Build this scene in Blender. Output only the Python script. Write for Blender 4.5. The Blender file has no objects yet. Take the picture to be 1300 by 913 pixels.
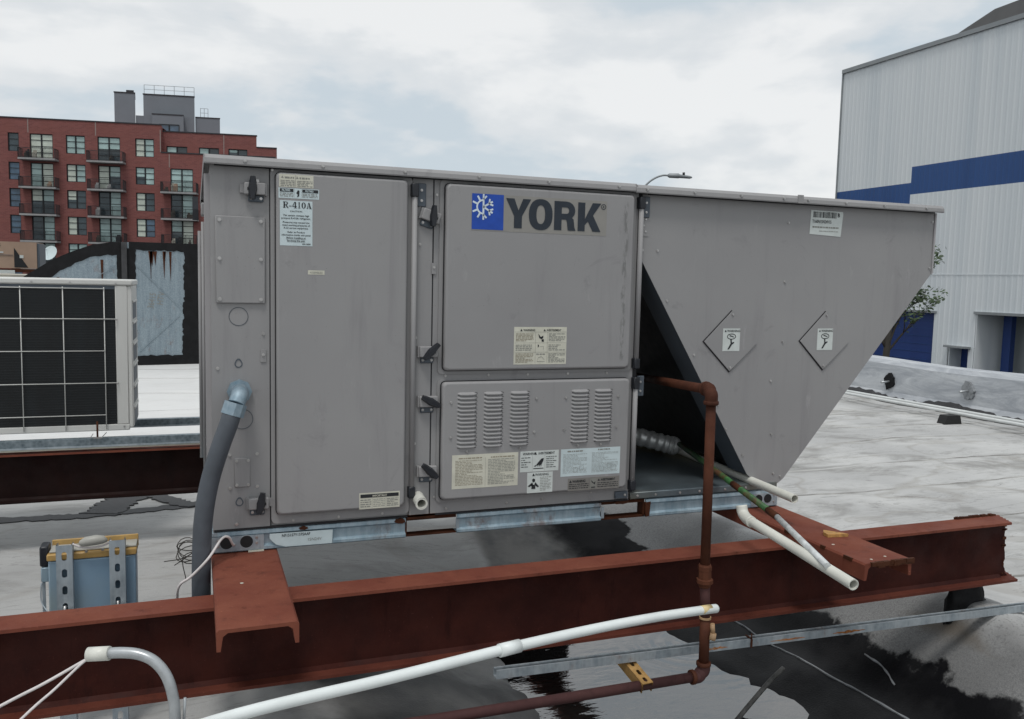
import bpy, bmesh, math, random
from mathutils import Vector, Matrix
rnd = random.Random(7)
S = bpy.context.scene
COL = S.collection
R = math.radians

# ------------------------------------------------------------------ camera
cam_d = bpy.data.cameras.new("camera"); cam = bpy.data.objects.new("camera", cam_d); COL.objects.link(cam)
S.camera = cam
cam_d.sensor_fit = 'HORIZONTAL'; cam_d.sensor_width = 36.0
cam_d.lens = 1075.0 / 1300.0 * 36.0
cam_d.clip_start = 0.05; cam_d.clip_end = 3000
yaw, pitch, roll = R(20.57), R(5.25), R(-1.32)
fw = Vector((math.sin(yaw) * math.cos(pitch), math.cos(yaw) * math.cos(pitch), -math.sin(pitch)))
rt = Vector((math.cos(yaw), -math.sin(yaw), 0)); dn = fw.cross(rt)
r2 = rt * math.cos(roll) + dn * math.sin(roll); d2 = dn * math.cos(roll) - rt * math.sin(roll)
m = Matrix.Identity(4)
for i in range(3):
    m[i][0] = r2[i]; m[i][1] = -d2[i]; m[i][2] = -fw[i]
m.translation = Vector((0, -2.85, 1.5))
cam.matrix_world = m

# ------------------------------------------------------------------ node helper
class NT:
    def __init__(s, nt): s.t = nt; s.n = nt.nodes; s.l = nt.links
    def new(s, ty, **kw):
        o = s.n.new(ty)
        for k, v in kw.items(): setattr(o, k, v)
        return o
    def put(s, sock, v):
        if isinstance(v, bpy.types.NodeSocket): s.l.new(v, sock)
        elif v is not None:
            if hasattr(sock.default_value, '__len__') and not hasattr(v, '__len__'): v = (v, v, v, 1)[:len(sock.default_value)]
            if hasattr(v, '__len__') and len(sock.default_value) == 4 and len(v) == 3: v = (*v, 1)
            sock.default_value = v
    def math(s, op, a, b=None, c=None, clamp=False):
        o = s.new('ShaderNodeMath', operation=op, use_clamp=clamp)
        s.put(o.inputs[0], a)
        if b is not None: s.put(o.inputs[1], b)
        if c is not None: s.put(o.inputs[2], c)
        return o.outputs[0]
    def obj(s):
        return s.new('ShaderNodeTexCoord').outputs['Object']
    def pos(s):
        return s.new('ShaderNodeNewGeometry').outputs['Position']
    def map(s, v, scale=(1, 1, 1), loc=(0, 0, 0), rot=(0, 0, 0)):
        o = s.new('ShaderNodeMapping'); s.put(o.inputs['Vector'], v)
        o.inputs['Scale'].default_value = scale; o.inputs['Location'].default_value = loc; o.inputs['Rotation'].default_value = rot
        return o.outputs[0]
    def noise(s, v, scale, detail=4, rough=.55, dist=0):
        o = s.new('ShaderNodeTexNoise'); s.put(o.inputs['Vector'], v)
        o.inputs['Scale'].default_value = scale; o.inputs['Detail'].default_value = detail
        o.inputs['Roughness'].default_value = rough; o.inputs['Distortion'].default_value = dist
        return o.outputs['Fac']
    def ramp(s, f, lo, hi, a=0.0, b=1.0):
        o = s.new('ShaderNodeMapRange'); o.interpolation_type = 'SMOOTHSTEP'
        s.put(o.inputs[0], f); o.inputs[1].default_value = lo; o.inputs[2].default_value = hi
        o.inputs[3].default_value = a; o.inputs[4].default_value = b
        return o.outputs[0]
    def mix(s, f, a, b, blend='MIX'):
        o = s.new('ShaderNodeMix', data_type='RGBA', blend_type=blend)
        s.put(o.inputs['Factor'], f); s.put(o.inputs[6], a); s.put(o.inputs[7], b)
        return o.outputs[2]
    def sep(s, v):
        o = s.new('ShaderNodeSeparateXYZ'); s.put(o.inputs[0], v); return o.outputs
    def bump(s, h, strength=.3, dist=.01):
        o = s.new('ShaderNodeBump'); s.put(o.inputs['Height'], h)
        o.inputs['Strength'].default_value = strength; o.inputs['Distance'].default_value = dist
        return o.outputs[0]

# ------------------------------------------------------------------ world and sun
W = bpy.data.worlds.new("World"); S.world = W; W.use_nodes = True
N = NT(W.node_tree); N.n.clear()
sky = N.new('ShaderNodeTexSky', sky_type='NISHITA'); sky.sun_disc = False
SUN_EL, SUN_AZ = 68, 212          # azimuth clockwise from +Y
sky.sun_elevation = R(SUN_EL); sky.sun_rotation = R(SUN_AZ)
gen = N.new('ShaderNodeTexCoord').outputs['Generated']
big = N.noise(N.map(gen, (1, 1, 3.2), (3.1, 1.7, .12)), 3.1, 5, .5, .25)
sml = N.noise(N.map(gen, (1, 1, 2.2), (4.3, 0.6, .2)), 7.5, 5, .55, .2)
f = N.math('ADD', N.math('MULTIPLY', big, .72), N.math('MULTIPLY', sml, .28))
cl = N.mix(N.ramp(f, .415, .50), (6.0, 6.75, 7.3), (7.5, 7.8, 8.0))
cl = N.mix(N.ramp(f, .49, .58), cl, (8.9, 9.0, 9.0))
col = N.mix(.93, sky.outputs[0], cl)
bg = N.new('ShaderNodeBackground'); N.put(bg.inputs[0], col); bg.inputs[1].default_value = .10
out = N.new('ShaderNodeOutputWorld'); N.l.new(bg.outputs[0], out.inputs[0])

sun_d = bpy.data.lights.new("sun", 'SUN'); sun = bpy.data.objects.new("sun", sun_d); COL.objects.link(sun)
sun_d.energy = 1.5; sun_d.angle = R(14); sun_d.color = (1, .975, .94)
sdir = Vector((math.sin(R(SUN_AZ)) * math.cos(R(SUN_EL)), math.cos(R(SUN_AZ)) * math.cos(R(SUN_EL)), math.sin(R(SUN_EL))))
sun.rotation_euler = sdir.to_track_quat('Z', 'Y').to_euler(); sun.location = sdir * 60
S.view_settings.view_transform = 'Standard'; S.view_settings.look = 'None'
S.view_settings.exposure = 0; S.view_settings.gamma = 1; S.view_settings.use_curve_mapping = False
S.cycles.max_bounces = 8; S.cycles.use_denoising = True

# ------------------------------------------------------------------ materials
def new_mat(name):
    mt = bpy.data.materials.new(name); mt.use_nodes = True
    n = NT(mt.node_tree); b = n.n['Principled BSDF']; return mt, n, b
def simple(name, c, rough=.5, metal=0, var=.12, scale=6, streak=0, bump=0, bscale=60, spec=.5, c2=None):
    """base colour broken by noise; streak stretches the noise down the z axis"""
    mt, n, b = new_mat(name); v = n.pos()
    k = n.noise(n.map(v, (1, 1, .12 if streak else 1)), scale, 6, .62)
    k2 = n.noise(n.map(v, (1, 1, 1), (3, 7, 1)), scale * .23, 4)
    lo = tuple(x * (1 - var) for x in c); hi = tuple(min(1, x * (1 + var)) for x in c)
    cc = n.mix(n.ramp(k, .3, .7), lo, hi)
    if c2: cc = n.mix(n.ramp(k2, .5, .68), cc, c2)
    else: cc = n.mix(n.ramp(k2, .4, .75, 0, var), cc, tuple(x * .6 for x in c))
    n.put(b.inputs['Base Color'], cc); b.inputs['Metallic'].default_value = metal
    n.put(b.inputs['Roughness'], n.ramp(k, .2, .8, rough * .85, min(1, rough * 1.15)))
    b.inputs['Specular IOR Level'].default_value = spec
    if bump: n.put(b.inputs['Normal'], n.bump(n.noise(v, bscale, 3), bump, .004))
    return mt
def flat(name, c, rough=.6, spec=.3):
    mt, n, b = new_mat(name); b.inputs['Base Color'].default_value = (*c, 1); b.inputs['Roughness'].default_value = rough
    b.inputs['Specular IOR Level'].default_value = spec
    v = n.pos(); k = n.noise(v, 30, 3)
    n.put(b.inputs['Base Color'], n.mix(n.ramp(k, .3, .7), tuple(x * .9 for x in c), tuple(min(1, x * 1.06) for x in c)))
    return mt

M = {}
def make_paint():
    mt, n, b = new_mat('taupe_paint'); v = n.pos()
    base = n.mix(n.ramp(n.noise(v, 1.3, 4), .3, .7), (.272, .268, .270), (.300, .296, .296))
    st = n.noise(n.map(v, (1, 1, .10), (1.7, 0, 0)), 9, 6, .65, .4)          # rain streaks
    base = n.mix(n.ramp(st, .52, .74, 0, .6), base, (.215, .208, .216))
    smudge = n.noise(n.map(v, (1, 1, .8), (5, 1, 2)), 5.5, 7, .7, .8)
    base = n.mix(n.ramp(smudge,     .59, .72, 0, .45), base, (.182, .177, .184))
    pale = n.noise(n.map(v, (1, 1, .3), (9, 2, 4)), 14, 6, .7, .3)
    base = n.mix(n.ramp(pale, .60, .75, 0, .42), base, (.40, .39, .395))
    x, y, z = n.sep(v)
    band = n.math('MULTIPLY', n.ramp(n.math('ABSOLUTE', n.math('SUBTRACT', n.math('ADD', x, n.math('MULTIPLY', n.noise(n.map(v, (1, 1, 1)), 6, 4), .02)), 1.506)), .003, .014, 1, 0), n.math('MULTIPLY', n.ramp(z, 1.20, 1.24), n.ramp(z, 1.78, 1.81, 1, 0)))
    rub = n.math('MULTIPLY', band, n.ramp(n.noise(n.map(v, (1, 1, .35)), 60, 5, .7), .42, .60))
    base = n.mix(n.math('MULTIPLY', rub, .8), base, (.150, .150, .148))
    spk = n.noise(v, 160, 2)
    base = n.mix(n.ramp(spk, .70, .78, 0, .5), base, (.13, .12, .12))
    n.put(b.inputs['Base Color'], base)
    n.put(b.inputs['Roughness'], n.ramp(st, .3, .7, .50, .66)); b.inputs['Specular IOR Level'].default_value = .35
    n.put(b.inputs['Normal'], n.bump(n.noise(v, 2.6, 2), .22, .02))
    return mt
M['paint'] = make_paint()
M['paint_light'] = simple('pale_grey_paint', (.34, .33, .335), .45, 0, .08, 20, 1)
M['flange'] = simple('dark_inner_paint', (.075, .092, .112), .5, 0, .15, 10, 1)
M['gap'] = flat('dark_gap_shade', (.030, .030, .033), .7, .2)  # near-black standing for shade in gaps and along edges
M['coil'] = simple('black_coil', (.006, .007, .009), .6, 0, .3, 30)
def make_galv(name, a, bb, rust=0.0):
    mt, n, b = new_mat(name); v = n.pos()
    vo = n.new('ShaderNodeTexVoronoi'); n.put(vo.inputs['Vector'], v); vo.inputs['Scale'].default_value = 55
    c = n.mix(n.ramp(n.noise(n.map(v, (1, 1, .10)), 22, 6, .7), .35, .68), a, bb)
    c = n.mix(n.math('MULTIPLY', vo.outputs['Distance'], .35), c, (.5, .56, .6))
    if rust:
        rr = n.noise(n.map(v, (1, 1, .6), (2, 0, 1)), 7, 7, .7, .3)
        c = n.mix(n.ramp(rr, .56, .70, 0, rust), c, (.16, .06, .022))
    n.put(b.inputs['Base Color'], c); b.inputs['Metallic'].default_value = .35
    n.put(b.inputs['Roughness'], n.ramp(n.noise(v, 18, 3), .3, .7, .38, .55))
    return mt
M['galv'] = make_galv('weathered_galvanised_steel', (.20, .30, .365), (.38, .49, .55), .6)
M['galv_plain'] = make_galv('galvanised_steel', (.26, .31, .35), (.42, .47, .50))
M['galv_duct'] = make_galv('galvanised_duct_sheet', (.15, .20, .235), (.22, .28, .315), .35)
M['strut'] = make_galv('blue_grey_strut', (.075, .108, .128), (.13, .168, .19), .0)
M['strut_rust'] = make_galv('grey_strut_with_rust', (.20, .235, .26), (.34, .37, .39), .75)
M['pan'] = simple('galvanised_pan', (.11, .135, .15), .38, .4, .25, 7, 0, .05, 40, .5, (.24, .21, .13))
def make_red(name, a, c, dark):
    mt, n, b = new_mat(name); v = n.pos()
    base = n.mix(n.ramp(n.noise(v, 5, 6, .65), .3, .7), a, c)
    base = n.mix(n.ramp(n.noise(n.map(v, (1, 1, .25), (4, 4, 1)), 11, 7, .7), .55, .75, 0, .7), base, dark)
    base = n.mix(n.ramp(n.noise(n.map(v, (1.2, 1.2, .22), (2, 7, 3)), 16, 6, .7), .56, .72, 0, .6), base, tuple(k * .55 for k in a))
    base = n.mix(n.ramp(n.noise(v, 130, 2), .68, .78, 0, .5), base, tuple(min(1, k * 1.9 + .01) for k in c))
    n.put(b.inputs['Base Color'], base); n.put(b.inputs['Roughness'], n.ramp(n.noise(v, 9, 4), .3, .7, .6, .85))
    b.inputs['Specular IOR Level'].default_value = .14
    n.put(b.inputs['Normal'], n.bump(n.noise(v, 70, 4), .25, .003))
    return mt
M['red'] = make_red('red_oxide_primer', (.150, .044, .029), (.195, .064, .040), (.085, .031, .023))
M['red_dark'] = make_red('shaded_web_primer', (.026, .0062, .0048), (.046, .0115, .0080), (.014, .0050, .0042))  # primer darkened to carry the shade on the beam web
M['red_low'] = make_red('shaded_flange_primer', (.080, .022, .015), (.115, .034, .022), (.040, .015, .012))  # same primer, half darkened for shade on the bottom flange
M['red_black'] = make_red('shaded_rear_primer', (.010, .004, .0035), (.016, .006, .005), (.006, .004, .004))  # primer taken near black for shade on the rear beam
M['rustpipe'] = make_red('rusty_pipe', (.052, .019, .012), (.100, .036, .020), (.022, .012, .010))
M['brownpipe'] = make_red('brown_painted_pipe', (.060, .028, .028), (.085, .040, .038), (.035, .020, .020))
M['rust'] = make_red('rust', (.075, .026, .012), (.045, .017, .010), (.015, .010, .009))
M['tar'] = simple('roof_tar', (.009, .009, .010), .6, 0, .35, 9, 0, .5, 45, .2)
M['tar_grey'] = simple('worn_roof_tar', (.035, .035, .037), .62, 0, .35, 9, 0, .5, 45)
M['black'] = simple('black_plastic', (.012, .014, .019), .42, 0, .2, 40)
M['zinc'] = simple('zinc_screw', (.50, .49, .48), .35, .8, .2, 50)
M['pvc'] = simple('white_pvc', (.66, .66, .60), .42, 0, .07, 7, 1, 0, 60, .5)
M['pvc_clean'] = simple('white_drain_pipe', (.72, .76, .75), .38, 0, .05, 9, 0, 0, 60, .5)
M['green'] = simple('flaking_green_paint', (.035, .115, .035), .55, 0, .4, 40, 0, .2, 60, .4, (.10, .045, .022))
M['whiteflake'] = simple('scuffed_white_pipe', (.52, .54, .54), .5, 0, .25, 35)
M['conduit'] = simple('grey_pvc_jacket', (.072, .083, .098), .5, 0, .12, 12)
M['fitting'] = make_galv('blue_zinc_fitting', (.12, .19, .245), (.22, .31, .37), .12)
M['emt'] = simple('grey_emt_conduit', (.40, .42, .43), .35, .45, .1, 30)
M['wire_white'] = flat('white_cable', (.62, .58, .57), .5)
M['wire_dark'] = flat('dark_cable', (.05, .045, .04), .6)
M['flexmetal'] = simple('flexible_metal_hose', (.68, .69, .68), .35, .45, .2, 30)
M['label'] = simple('label_white', (.58, .62, .60), .5, 0, .07, 20)
M['label_blue'] = simple('label_bluish_white', (.55, .64, .66), .45, 0, .05, 20)
M['label_cream'] = simple('label_cream', (.58, .57, .48), .5, 0, .08, 20)
M['label_grey'] = simple('label_faded_grey', (.20, .19, .175), .55, 0, .1, 30)
M['logo_grey'] = simple('logo_plate', (.265, .255, .235), .45, 0, .04, 20)
M['ink'] = flat('ink_black', (.025, .027, .03), .6)
M['ink_grey'] = flat('ink_grey', (.24, .24, .22), .6)
M['ink_brown'] = flat('ink_brown', (.30, .26, .19), .6)
M['ink_navy'] = flat('logo_letters', (.028, .036, .048), .5)
M['logo_blue'] = flat('logo_blue', (.020, .075, .40), .45)
M['logo_white'] = flat('logo_white', (.66, .74, .80), .45)
M['cond_white'] = simple('ivory_casing', (.60, .60, .575), .45, 0, .05, 6, 1)
M['fins'] = simple('dark_fins', (.010, .013, .015), .55, 0, .4, 12, 1)
M['boxblue'] = simple('blue_grey_box', (.22, .33, .44), .38, .2, .12, 5, 1, 0, 60, .5, (.30, .36, .36))
M['yellow'] = simple('yellow_lid', (.46, .29, .10), .42, 0, .15, 14)
M['handle'] = simple('beige_grip', (.36, .355, .32), .5, 0, .08, 18)
M['yzinc'] = simple('yellow_zinc_strut', (.42, .25, .09), .42, .3, .25, 30, 0, 0, 60, .5, (.42, .20, .12))
M['brass'] = simple('tan_valve', (.42, .27, .15), .5, 0, .15, 50)
M['tar_faint'] = simple('faded_tar', (.20, .21, .22), .6, 0, .4, 12)
M['lapdirt'] = simple('dirt_along_lap', (.30, .295, .28), .8, 0, .45, 2.2, 0, 0, 60, .3, (.44, .44, .43))
M['orange_rust'] = simple('orange_rust_stain', (.26, .10, .03), .8, 0, .45, 60, 0, 0, 60, .2, (.36, .24, .16))
M['oldhose'] = simple('weathered_hose', (.085, .083, .078), .6, 0, .4, 25)
M['stain'] = simple('rust_stained_plastic', (.58, .46, .24), .45, 0, .2, 30)
M['wood'] = simple('wood_chip', (.42, .23, .07), .7, 0, .3, 60)
M['rubber'] = simple('rubber', (.012, .012, .012), .75, 0, .2, 20)
M['whitepipe'] = simple('white_roof_pipe', (.60, .62, .61), .4, 0, .08, 8)
def make_roof():
    mt, n, b = new_mat('coated_roof_membrane'); v = n.pos(); x, y, z = n.sep(v)
    coat = n.mix(n.ramp(n.noise(v, .9, 5), .35, .65), (.40, .40, .395), (.50, .50, .49))
    gr = n.noise(n.map(v, (.75, 1.25, 1), (1, 2, 0)), 2.0, 8, .64, .5)
    coat = n.mix(n.ramp(gr, .49, .68, 0, .72), coat, (.225, .22, .21))
    dirt2 = n.noise(n.map(v, (.5, 1.0, 1), (7, 1, 3)), 1.0, 7, .66, .5)
    coat = n.mix(n.ramp(dirt2, .54, .66, 0, .55), coat, (.20, .195, .18))
    wr = n.noise(n.map(v, (.35, 2.6, 1), (3, 5, 0)), 2.1, 5, .6, 1.6)                  # wrinkle lines
    ln = n.math('ABSOLUTE', n.math('SUBTRACT', wr, .5))
    ln = n.ramp(ln, .0, .012, 1, 0)
    coat = n.mix(n.math('MULTIPLY', ln, .45), coat, (.13, .125, .12))
    pond = n.math('ABSOLUTE', n.math('SUBTRACT', n.noise(n.map(v, (.8, 1, 1), (11, 3, 0)), .9, 3, .5, .3), .53))
    coat = n.mix(n.ramp(pond, .0, .022, .26, 0), coat, (.20, .175, .14))
    coat = n.mix(n.ramp(n.noise(n.map(v, (1, 1, 1), (4, 4, 0)), 34, 4, .7), .64, .74, 0, .5), coat, (.17, .165, .155))
    newer = n.ramp(y, 4.5, 6.0); lft = n.ramp(x, .6, 1.4, 1, 0)
    coat = n.mix(n.math('MULTIPLY', n.math('MULTIPLY', newer, lft), .72), coat, (.72, .72, .71))
    coat = n.mix(n.math('MULTIPLY', n.ramp(y, 3.4, 4.6, 1, 0), n.ramp(x, 1.4, 2.2, .32, 0)), coat, (.27, .268, .26))
    spk = n.noise(v, 230, 2, .5)
    grain = n.mix(n.ramp(spk, .38, .62), (.17, .17, .17), (.25, .25, .245))
    up = n.math('ADD', n.math('MULTIPLY', n.math('SUBTRACT', n.noise(v, 2.2, 4), .5), .55), x)
    grain = n.mix(n.ramp(up, 2.98, 3.22, 0, .9), grain, (.55, .55, .54))
    grain = n.mix(n.ramp(n.noise(v, 75, 3, .6), .52, .66, 0, .45), grain, (.10, .10, .10))
    sd = n.math('ADD', n.math('ABSOLUTE', n.math('MULTIPLY', n.math('SUBTRACT', n.math('ADD', x, n.math('MULTIPLY', n.noise(v, 9, 3), .08)), 3.03), 2.2)), n.math('ABSOLUTE', n.math('MULTIPLY', n.math('ADD', y, .25), .55)))
    grain = n.mix(n.ramp(sd, .02, .17, .75, 0), grain, (.12, .085, .045))
    grain = n.mix(n.ramp(n.noise(n.map(v, (1, 1, 1), (6, 2, 0)), 1.6, 4, .45), .42, .68, 0, .6), grain, (.11, .11, .11))
    grain = n.mix(n.ramp(n.noise(n.map(v, (1, .5, 1), (3, 0, 0)), 3.2, 5), .62, .72, 0, .6), grain, (.15, .10, .05))
    rag = n.math('MULTIPLY', n.math('SUBTRACT', n.noise(v, 5.5, 5, .58), .5), .30)
    xr = n.math('ADD', x, rag)
    wet_shaded = n.mix(n.ramp(n.noise(v, 3.2, 6), .35, .65), (.040, .041, .043), (.095, .095, .094))  # wet membrane, darkened further for the shade of unit and beam
    blk = n.mix(n.ramp(n.noise(v, 5, 4), .4, .6), (.006, .006, .007), (.013, .013, .014))
    dry = n.mix(n.ramp(n.noise(v, 4, 6), .35, .65), (.12, .12, .12), (.22, .215, .205))
    # strips of membrane running away from the camera: coated, bare, black, granulated
    near = n.ramp(n.math('ADD', y, n.math('MULTIPLY', rag, 2.2)), .35, .75, 1, 0)
    lefty = n.ramp(n.math('ADD', xr, n.math('MULTIPLY', y, .35)), .25, .55)
    c = n.mix(n.math('MULTIPLY', near, lefty), coat, wet_shaded)
    bare = n.mix(n.ramp(n.math('ADD', y, rag), .7, 1.2), wet_shaded, dry)
    c = n.mix(n.ramp(n.math('ADD', x, n.math('MULTIPLY', rag, .15)), 1.60, 1.67), c, bare)
    c = n.mix(n.ramp(xr, 2.02, 2.28), c, blk)  # black membrane; beside the puddle it also stands for a dark reflection
    c = n.mix(n.math('MULTIPLY', n.ramp(y, .8, 1.2, 1, 0), n.ramp(n.math('ADD', x, n.math('MULTIPLY', rag, 1.5)), 1.30, 1.40)), c, blk)  # black painted beside the water in place of the unit's dark reflection
    gx = n.math('SUBTRACT', xr, n.ramp(y, .5, 1.8, .0, -.22))
    c = n.mix(n.ramp(gx, 2.84, 2.87), c, grain)
    far = n.ramp(n.math('ADD', x, n.math('MULTIPLY', rag, 1.4)), 3.25, 3.6)
    c = n.mix(far, c, coat)
    n.put(b.inputs['Base Color'], c)
    wetm = n.math('MULTIPLY', n.ramp(n.math('ADD', y, n.math('MULTIPLY', rag, 2)), .4, 1.7, 1, 0), n.math('MULTIPLY', n.ramp(xr, .3, .8), n.ramp(gx, 2.9, 3.3, 1, .15)))
    n.put(b.inputs['Roughness'], n.math('ADD', n.math('MULTIPLY', wetm, -.34), .72))
    n.put(b.inputs['Specular IOR Level'], n.math('SUBTRACT', .22, n.math('MULTIPLY', n.math('MULTIPLY', n.ramp(x, 1.2, 1.4), n.ramp(gx, 2.84, 2.9, 1, 0)), .14)))
    flatm = n.math('SUBTRACT', 1, n.math('MAXIMUM', near, n.math('MULTIPLY', n.ramp(x, .6, 1.5), n.ramp(gx, 2.9, 3.4, 1, 0))))
    hb = n.math('ADD', n.math('MULTIPLY', n.noise(v, 120, 3), .3), n.math('MULTIPLY', flatm, n.math('ADD', n.math('MULTIPLY', gr, 2.0), n.math('MULTIPLY', wr, 2.2))))
    n.put(b.inputs['Normal'], n.bump(hb, .35, .012))
    return mt
M['roof'] = make_roof()
def make_parapet():
    mt, n, b = new_mat('silver_coated_parapet'); v = n.pos()
    c = n.mix(n.ramp(n.noise(n.map(v, (1, .3, 1.6)), 4, 7, .7, .8), .35, .68), (.34, .36, .39), (.56, .58, .60))
    n.put(b.inputs['Base Color'], c); b.inputs['Roughness'].default_value = .5
    n.put(b.inputs['Normal'], n.bump(n.noise(n.map(v, (1, .5, 1)), 6, 6), .4, .03)); return mt
M['parapet'] = make_parapet()
def make_water():
    mt, n, b = new_mat('puddle_water'); v = n.pos()
    b.inputs['Base Color'].default_value = (.010, .011, .011, 1); b.inputs['Roughness'].default_value = .012
    b.inputs['IOR'].default_value = 2.0; b.inputs['Specular IOR Level'].default_value = 1.0
    x, y, z = n.sep(v)
    dx = n.math('SUBTRACT', x, 2.3); dy = n.math('SUBTRACT', y, .70)
    d = n.math('SQRT', n.math('ADD', n.math('MULTIPLY', dx, dx), n.math('MULTIPLY', dy, dy)))
    rip = n.math('MULTIPLY', n.math('SINE', n.math('MULTIPLY', d, 75)), n.ramp(d, .05, .55, 1, 0))
    h = n.math('ADD', n.math('MULTIPLY', rip, .5), n.math('ADD', n.noise(n.map(v, (1, 2.2, 1)), 4, 2), n.math('MULTIPLY', n.noise(n.map(v, (1, 3, 1)), 22, 2), .18)))
    n.put(b.inputs['Normal'], n.bump(h, .20, .012)); return mt
M['water'] = make_water()
def make_brick():
    mt, n, b = new_mat('red_brick'); v = n.obj()
    mp = n.map(v, (1, 1, 1)); x, y, z = n.sep(mp)
    cmb = n.new('ShaderNodeCombineXYZ'); n.put(cmb.inputs[0], x); n.put(cmb.inputs[1], z)
    bt = n.new('ShaderNodeTexBrick'); n.put(bt.inputs['Vector'], cmb.outputs[0])
    bt.inputs['Color1'].default_value = (.235, .078, .070, 1); bt.inputs['Color2'].default_value = (.175, .055, .051, 1)
    bt.inputs['Mortar'].default_value = (.22, .11, .095, 1); bt.inputs['Scale'].default_value = 1
    bt.inputs['Brick Width'].default_value = .42; bt.inputs['Row Height'].default_value = .15; bt.inputs['Mortar Size'].default_value = .012
    c = n.mix(n.ramp(n.noise(v, .5, 5), .4, .68, 0, .45), bt.outputs['Color'], (.22, .075, .06))
    c = n.mix(n.ramp(n.noise(n.map(v, (.2, 1, 3)), 1.2, 5), .55, .7, 0, .3), c, (.11, .035, .03))
    n.put(b.inputs['Base Color'], c); b.inputs['Roughness'].default_value = .85; return mt
M['brick'] = make_brick()
M['frame'] = flat('dark_window_frame', (.018, .02, .023), .5)
M['glass_dark'] = simple('dark_glass', (.045, .065, .075), .08, 0, .4, .35, 0, 0, 60, .6)
M['glass_green'] = simple('glass_with_pale_blind', (.38, .52, .50), .12, 0, .2, .6, 0, 0, 60, .6)
M['glass_cream'] = simple('glass_with_cream_blind', (.55, .60, .52), .14, 0, .12, .6, 0, 0, 60, .6)
M['glass_blue'] = simple('blue_glass', (.07, .12, .18), .08, 0, .4, .5, 0, 0, 60, .6)
M['slab'] = simple('balcony_slab', (.30, .30, .30), .8, 0, .15, 1)
M['rail'] = flat('dark_railing', (.03, .032, .035), .5)
M['penthouse'] = simple('grey_stucco', (.18, .20, .225), .8, 0, .06, .5)
M['coping'] = flat('dark_coping', (.04, .04, .045), .6)
M['joint'] = flat('pale_joint', (.30, .24, .22), .8)
def make_clad(name, c, c2):
    mt, n, b = new_mat(name); v = n.pos()
    k = n.noise(n.map(v, (1, 1, .05)), .8, 5)
    n.put(b.inputs['Base Color'], n.mix(n.ramp(k, .35, .65), c, c2)); b.inputs['Roughness'].default_value = .45; return mt
M['clad'] = make_clad('pale_metal_cladding', (.62, .665, .69), (.70, .735, .75))
M['clad_blue'] = make_clad('blue_metal_cladding', (.012, .060, .20), (.016, .072, .235))
M['blue_door'] = make_clad('blue_door', (.010, .036, .16), (.012, .042, .18))
M['grey_door'] = make_clad('grey_door', (.30, .33, .34), (.34, .37, .38))
M['trim'] = simple('grey_metal_trim', (.27, .29, .30), .5, .2, .1, 1)
M['roofdark'] = simple('dark_roof_metal', (.13, .13, .13), .6, 0, .1, 1)
M['street'] = simple('asphalt', (.05, .05, .052), .9, 0, .2, .4)
M['plaster'] = simple('stained_pale_wall', (.42, .40, .34), .85, 0, .2, .8, 1)
M['tan'] = simple('tan_paint', (.36, .25, .18), .6, 0, .1, 1)
M['darkroof'] = simple('dark_flat_roof', (.02, .022, .026), .8, 0, .2, 1)
M['bark'] = simple('bark', (.055, .048, .040), .9, 0, .3, 3, 1)
M['leaf'] = simple('leaf', (.048, .080, .030), .6, 0, .45, 1.5)
M['pink'] = simple('faded_red_and_white_print', (.55, .30, .27), .7, 0, .4, 4)

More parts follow.
